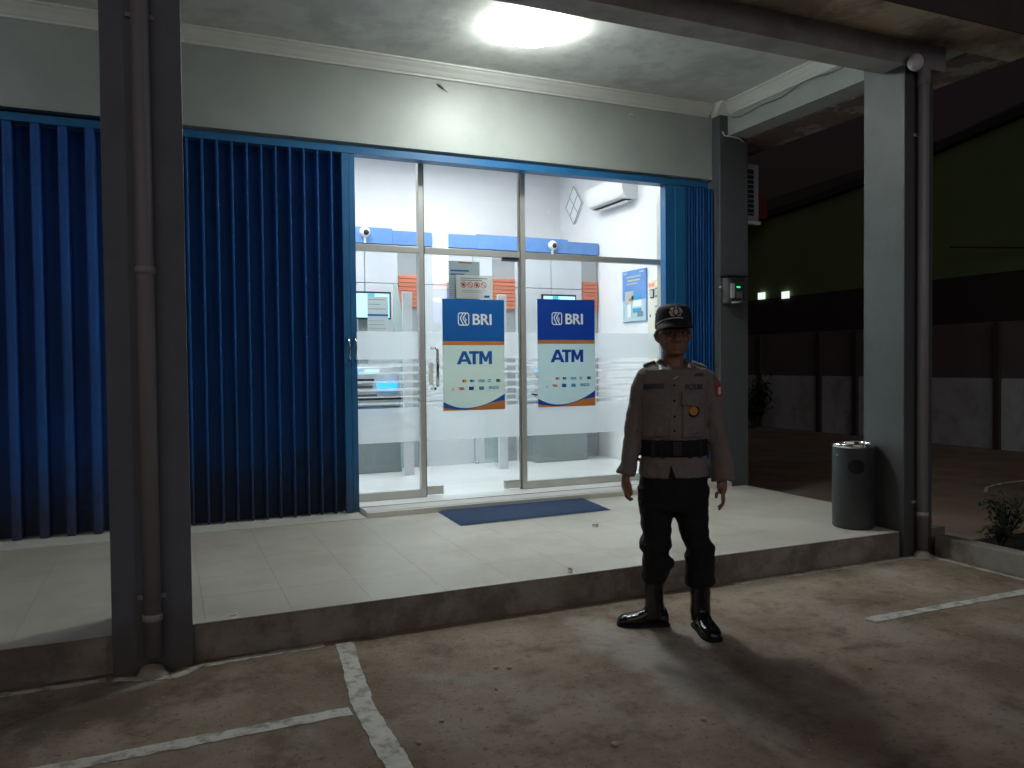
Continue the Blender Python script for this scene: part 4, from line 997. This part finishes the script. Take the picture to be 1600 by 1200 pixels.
# --- shirt
def wrS(p):
    side = min(1, max(0, (abs(p.x)-.15)/.05))
    w_ = .0065*noise.noise(Vector((p.x*7, p.y*7, p.z*15)))+(.0050-.003*side)*noise.noise(Vector((p.x*30+p.z*14, p.y*20, p.z*32)))
    w_ += .012*math.exp(-((p.z-1.03)/.04)**2)*noise.noise(Vector((p.x*26, 3, p.z*20)))
    w_ += side*.006*noise.noise(Vector((p.x*12+p.z*9, p.y*10, p.z*17)))
    return w_
bm = bmesh.new()
torso = [(243, 0, 1, 52, .126), (247, 0, 1, 53, .127), (262, 0, 1, 52.5, .123), (276, 0, 1, 50.5, .114), (288, 0, 1, 50, .111), (300, 0, 1, 50, .114), (309, 0, 0, 51, .127), (322, 0, 0, 50, .128), (345, 0, 0, 49.5, .125), (368, 0, 1, 52, .128), (388, 0, 2.5, 56, .122), (400, -.002, 3, 57.5, .110), (409, -.005, 3, 54, .095), (415, -.008, 3, 44, .080), (419.5, -.012, 2.5, 31, .068)]
ring_loft(bm, [[v-Vector((0, 0, .030*max(0, -v.y)/.07*max(0, (b-409)/10.5))) for v in ell(a, b, w_, hw, d, 32)] for b, w_, a, hw, d in torso])
tube(bm, [K(-32, 402, -.003), K(-43, 396, 0), K(-50, 376, -.004), K(-55, 345, -.010), K(-59.5, 318, -.012), K(-64, 288, .0), (K(-70, 262, .014)), K(-75, 246, .022)], [.044, .052, .053, .050, .050, .045, .045, .048], 20, (1, 0, 0))
tube(bm, [K(40, 402, -.003), K(53, 396, 0), K(59.5, 375, -.004), K(64, 345, -.010), K(68.5, 318, -.012), K(73, 285, .0), K(75.5, 258, .014), K(77, 235, .022)], [.044, .053, .055, .053, .053, .056, .059, .062], 20, (1, 0, 0))
sh = fuse('shirt', bm, .0075, SHIRT, pe, 2, wrS)
bv = BVHTree.FromPolygons([v.co.copy() for v in sh.data.vertices], [p.vertices[:] for p in sh.data.polygons])
def surf(a, b, off=.003):
    h = bv.ray_cast(Vector((a/300, -1, b/300)), Vector((0, 1, 0)))
    if h[0] is None: h = bv.find_nearest(Vector((a/300, -.12, b/300)))
    return h[0]+Vector((0, -off, 0))
def patch(name, q, m, off=.003, n=6, parent=None):
    """q: four corners (a,b) counter-clockwise from lower left, laid over the shirt front"""
    t = bmesh.new(); g = []
    for j in range(n+1):
        r = []
        for i in range(n+1):
            s, v = i/n, j/n
            a = (q[0][0]*(1-s)+q[1][0]*s)*(1-v)+(q[3][0]*(1-s)+q[2][0]*s)*v; b = (q[0][1]*(1-s)+q[1][1]*s)*(1-v)+(q[3][1]*(1-s)+q[2][1]*s)*v
            r.append(t.verts.new(surf(a, b, off)))
        g.append(r)
    F = [t.faces.new((g[j][i], g[j][i+1], g[j+1][i+1], g[j+1][i])) for j in range(n) for i in range(n)]
    ex = bmesh.ops.extrude_face_region(t, geom=F)
    for v in ex['geom']:
        if isinstance(v, bmesh.types.BMVert): v.co.y += off+.003
    return obj(name, t, m, parent or pe, False)
def rect(a0, a1, b0, b1): return [(a0, b0), (a1, b0), (a1, b1), (a0, b1)]
patch('placket', [(-13, 302), (-1, 302), (1, 394), (-8, 394)], SHIRT, .004, 12, sh)
patch('pocket', rect(-49, -20, 308, 372), SHIRT, .009, 8, sh); patch('pocket_flap', [(-50, 352), (-19, 357), (-20, 376), (-49, 374)], SHIRT, .016, 6, sh)
patch('pocket', rect(8, 43, 306, 372), SHIRT, .009, 8, sh); patch('pocket_flap', [(5, 356), (44, 350), (44, 374), (7, 376)], SHIRT, .016, 6, sh)
patch('name_tape', [(-49, 378.5), (-20, 381), (-20, 388), (-48, 387)], DKTXT, .0045, 4, sh)
for a_, nm_ in ((11, 'POLRI'),):
    tx = btext(nm_, .036, DKTXT, sh, 0, 0, 0, .0014, sx=1.0, align='LEFT')
    for v in tx.data.vertices:
        a, b = 11.5+v.co.x*300, 379+v.co.z*300; d = v.co.y; v.co = surf(a, b, .004)+Vector((0, d, 0))
patch('wing_badge', [(26, 399), (44, 398), (42, 403), (30, 403)], mat('badge_red', (.20, .03, .025), .7), .004, 3, sh)
def discp(name, a, b, r, m, off):
    t = bmesh.new(); c = surf(a, b, off); q = bmesh.ops.create_circle(t, cap_ends=True, segments=20, radius=r)
    for v in q['verts']: v.co = c+Vector((v.co.x, 0, v.co.y))
    ex = bmesh.ops.extrude_face_region(t, geom=t.faces[:])
    for v in ex['geom']:
        if isinstance(v, bmesh.types.BMVert): v.co.y += .004
    return obj(name, t, m, sh)
discp('badge_backing', 24, 346, .031, TROUS, .017); discp('round_badge', 24, 346, .022, GOLD, .021)
for b in (385, 362, 338, 316): discp('button', -5, b, .0055, TROUS, .007)
for s in (-1, 1):      # standing shirt collar with open points
    t = bmesh.new(); rr = []
    for i in range(13):
        th = math.radians(2+i*14.5); cx, sy = math.cos(th), math.sin(th)     # from the back round to the front
        f = max(0, (i-7)/5)
        top = Vector(((2+s*(4+17*math.sin(math.radians(min(180, i*15))))*1.0)/300*(1), 0, 0))
        px_ = (2+s*21.5*math.sin(PI*min(1, .04+i/12*.93)))/300; py = .012+.066*math.cos(PI*i/12)
        if i > 9: px_ = (2+s*(21.5*math.sin(PI*.93*9/12)-(i-9)*2.0))/300
        rr.append([t.verts.new((px_*1.0, py-.004, (425-f*14)/300)), t.verts.new((px_+s*.014, py-.010*f, (421-f*13)/300)), t.verts.new((px_+s*(.030-.012*f), py-.026*f-.006, (411-f*17)/300))])
    F = [t.faces.new((rr[i][j], rr[i+1][j], rr[i+1][j+1], rr[i][j+1])) for i in range(12) for j in range(2)]
    bmesh.ops.solidify(t, geom=t.faces[:], thickness=.004); obj('collar_flap', t, SHIRT, sh, True)
patch('collar_pin', [(-26, 409), (-22, 409), (-21, 416), (-24, 416)], EMB, .016, 3, sh)
patch('collar_pin', [(20, 411), (25, 412), (25, 418), (20, 417)], WHITE, .016, 3, sh)
patch('neck_pin', [(-6, 393.5), (1, 398), (2, 399.5), (-5, 395.5)], WHITE, .012, 2, sh)
patch('sleeve_patch', [(61, 389), (73, 388), (72, 398), (60, 398)], mat('patch_orange', (.30, .10, .03), .7), .004, 4, sh)
patch('sleeve_patch', [(64, 367), (76, 366), (75, 386), (62, 387)], mat('patch_red', (.34, .05, .035), .7), .004, 4, sh)
patch('sleeve_mark', [(67, 370), (72, 370), (73, 381), (68, 381)], WHITE, .007, 3, sh)
for s, m in ((-1, TROUS), (1, EMB)):     # shoulder boards laid on top of the shoulders
    t = bmesh.new(); g = []
    a0, a1 = (-45, -27) if s < 0 else (32, 52)
    for i in range(6):
        r = []
        for j in range(3):
            a = (a0+(a1-a0)*i/5)/300; y = -.020+.020*j+.004
            h = bv.ray_cast(Vector((a, y, 3)), Vector((0, 0, -1))); r.append(t.verts.new((h[0] or Vector((a, y, 1.35)))+Vector((0, 0, .005))))
        g.append(r)
    F = [t.faces.new((g[i][j], g[i+1][j], g[i+1][j+1], g[i][j+1])) for i in range(5) for j in range(2)]
    ex = bmesh.ops.extrude_face_region(t, geom=F)
    for v in ex['geom']:
        if isinstance(v, bmesh.types.BMVert): v.co.z += .006
    obj('shoulder_board', t, m, sh)
t = bmesh.new(); n_ = 8
patch('shirt_opening', [(-14, 243.5), (-3, 243.5), (-9.5, 262), (-10.5, 262)], TROUS, .004, 4, sh)
# --- belt
t = bmesh.new(); A_ = []
for b, hw, d in ((276, 52.3, .121), (278, 53, .124), (299, 53, .124), (301, 52.3, .121)): A_.append(ell(1, b, 0, hw, d, 40))
for b, hw, d in ((301, 48.5, .105), (276, 48.5, .105)): A_.append(ell(1, b, 0, hw, d, 40))
vs = ring_loft(t, A_, False)
for i in range(40): t.faces.new((vs[-1][i], vs[-1][(i+1) % 40], vs[0][(i+1) % 40], vs[0][i]))
bl_ = obj('belt', t, TROUS, pe, True)
box('buckle', -.026, .022, -.131, -.122, 278/300, 299/300, DMETAL, bl_, bev=.003)
for a in (-36, -22, 20, 36): box('belt_keeper', (a-3)/300, (a+3)/300, -.128+abs(a)*.0011*abs(a)/36, -.100, 274.5/300, 302/300, CAPM, bl_)
# --- cap
EMB2 = mat('emblem_silver', (.62, .60, .60), .5, var=.05)
t = bmesh.new()
cr = [(472, 27, .108), (474, 27.8, .112), (484, 27.6, .113), (493, 27, .112), (500, 25.5, .106), (505, 22.8, .094), (508, 18.5, .076), (509.5, 11, .045), (510, 3, .01)]
ring_loft(t, [[v+Vector((0, 0, .012*min(1, max(0, (v.y+.0)/.1))*(-1 if b > 500 else 0))) for v in ell(1.5, b, .005, hw, d, 40, 2.25)] for b, hw, d in cr])
cap = obj('cap', t, CAPM, pe, True)
t = bmesh.new(); g = []; N = 24
for i in range(N+1):
    th = math.radians(-78+156*i/N); r = []
    for j in range(6):
        s = j/5; e = math.cos(th*.95)
        x = 1.5/300+math.sin(th)*(.091+.010*s); y = -(.005+math.cos(th)*.110+s*.062*max(0, e)**.7)
        z = (486-9*(th/1.36)**2)/300-s*(.034-.010*abs(th)/1.36)-.010*s*s
        r.append(t.verts.new((x, y, z)))
    g.append(r)
F = [t.faces.new((g[i][j], g[i+1][j], g[i+1][j+1], g[i][j+1])) for i in range(N) for j in range(5)]
ex = bmesh.ops.extrude_face_region(t, geom=F)
for v in ex['geom']:
    if isinstance(v, bmesh.types.BMVert): v.co.z -= .004
obj('cap_brim', t, CAPM, pe, True)
pts = []
for i in range(15):
    th = math.radians(-76+92*i/14); pts.append((1.5/300+math.sin(th)*.094, -(.005+math.cos(th)*.116), (487-9*(th/1.36)**2)/300))
tube_obj('cap_cord', pts, .0034, EMB2, cap, 8)
em = bmesh.new(); c0 = K(-1.5, 496.5, .1205)
for s in (-1, 1):
    tube(em, [c0+Vector((s*.008, 0, -.020)), c0+Vector((s*.020, .001, -.016)), c0+Vector((s*.0255, .002, -.002)), c0+Vector((s*.020, .002, .010)), c0+Vector((s*.010, .002, .017))], [.003, .005, .0055, .0045, .002], 8)
    tube(em, [c0+Vector((s*.010, 0, -.012)), c0+Vector((s*.016, .001, -.002)), c0+Vector((s*.012, .002, .008))], [.0015, .0022, .0015], 6)
ball(em, c0+Vector((0, .001, -.002)), (.0085, .003, .013), 12); ball(em, c0+Vector((0, .002, .016)), (.005, .002, .004), 8); ball(em, c0+Vector((0, .002, .022)), (.0025, .002, .004), 8)
for v in em.verts: v.co = c0+Vector(((v.co.x-c0.x)*1.12, v.co.y-c0.y, (v.co.z-c0.z)*1.12))
obj('cap_emblem', em, EMB2, cap, True)
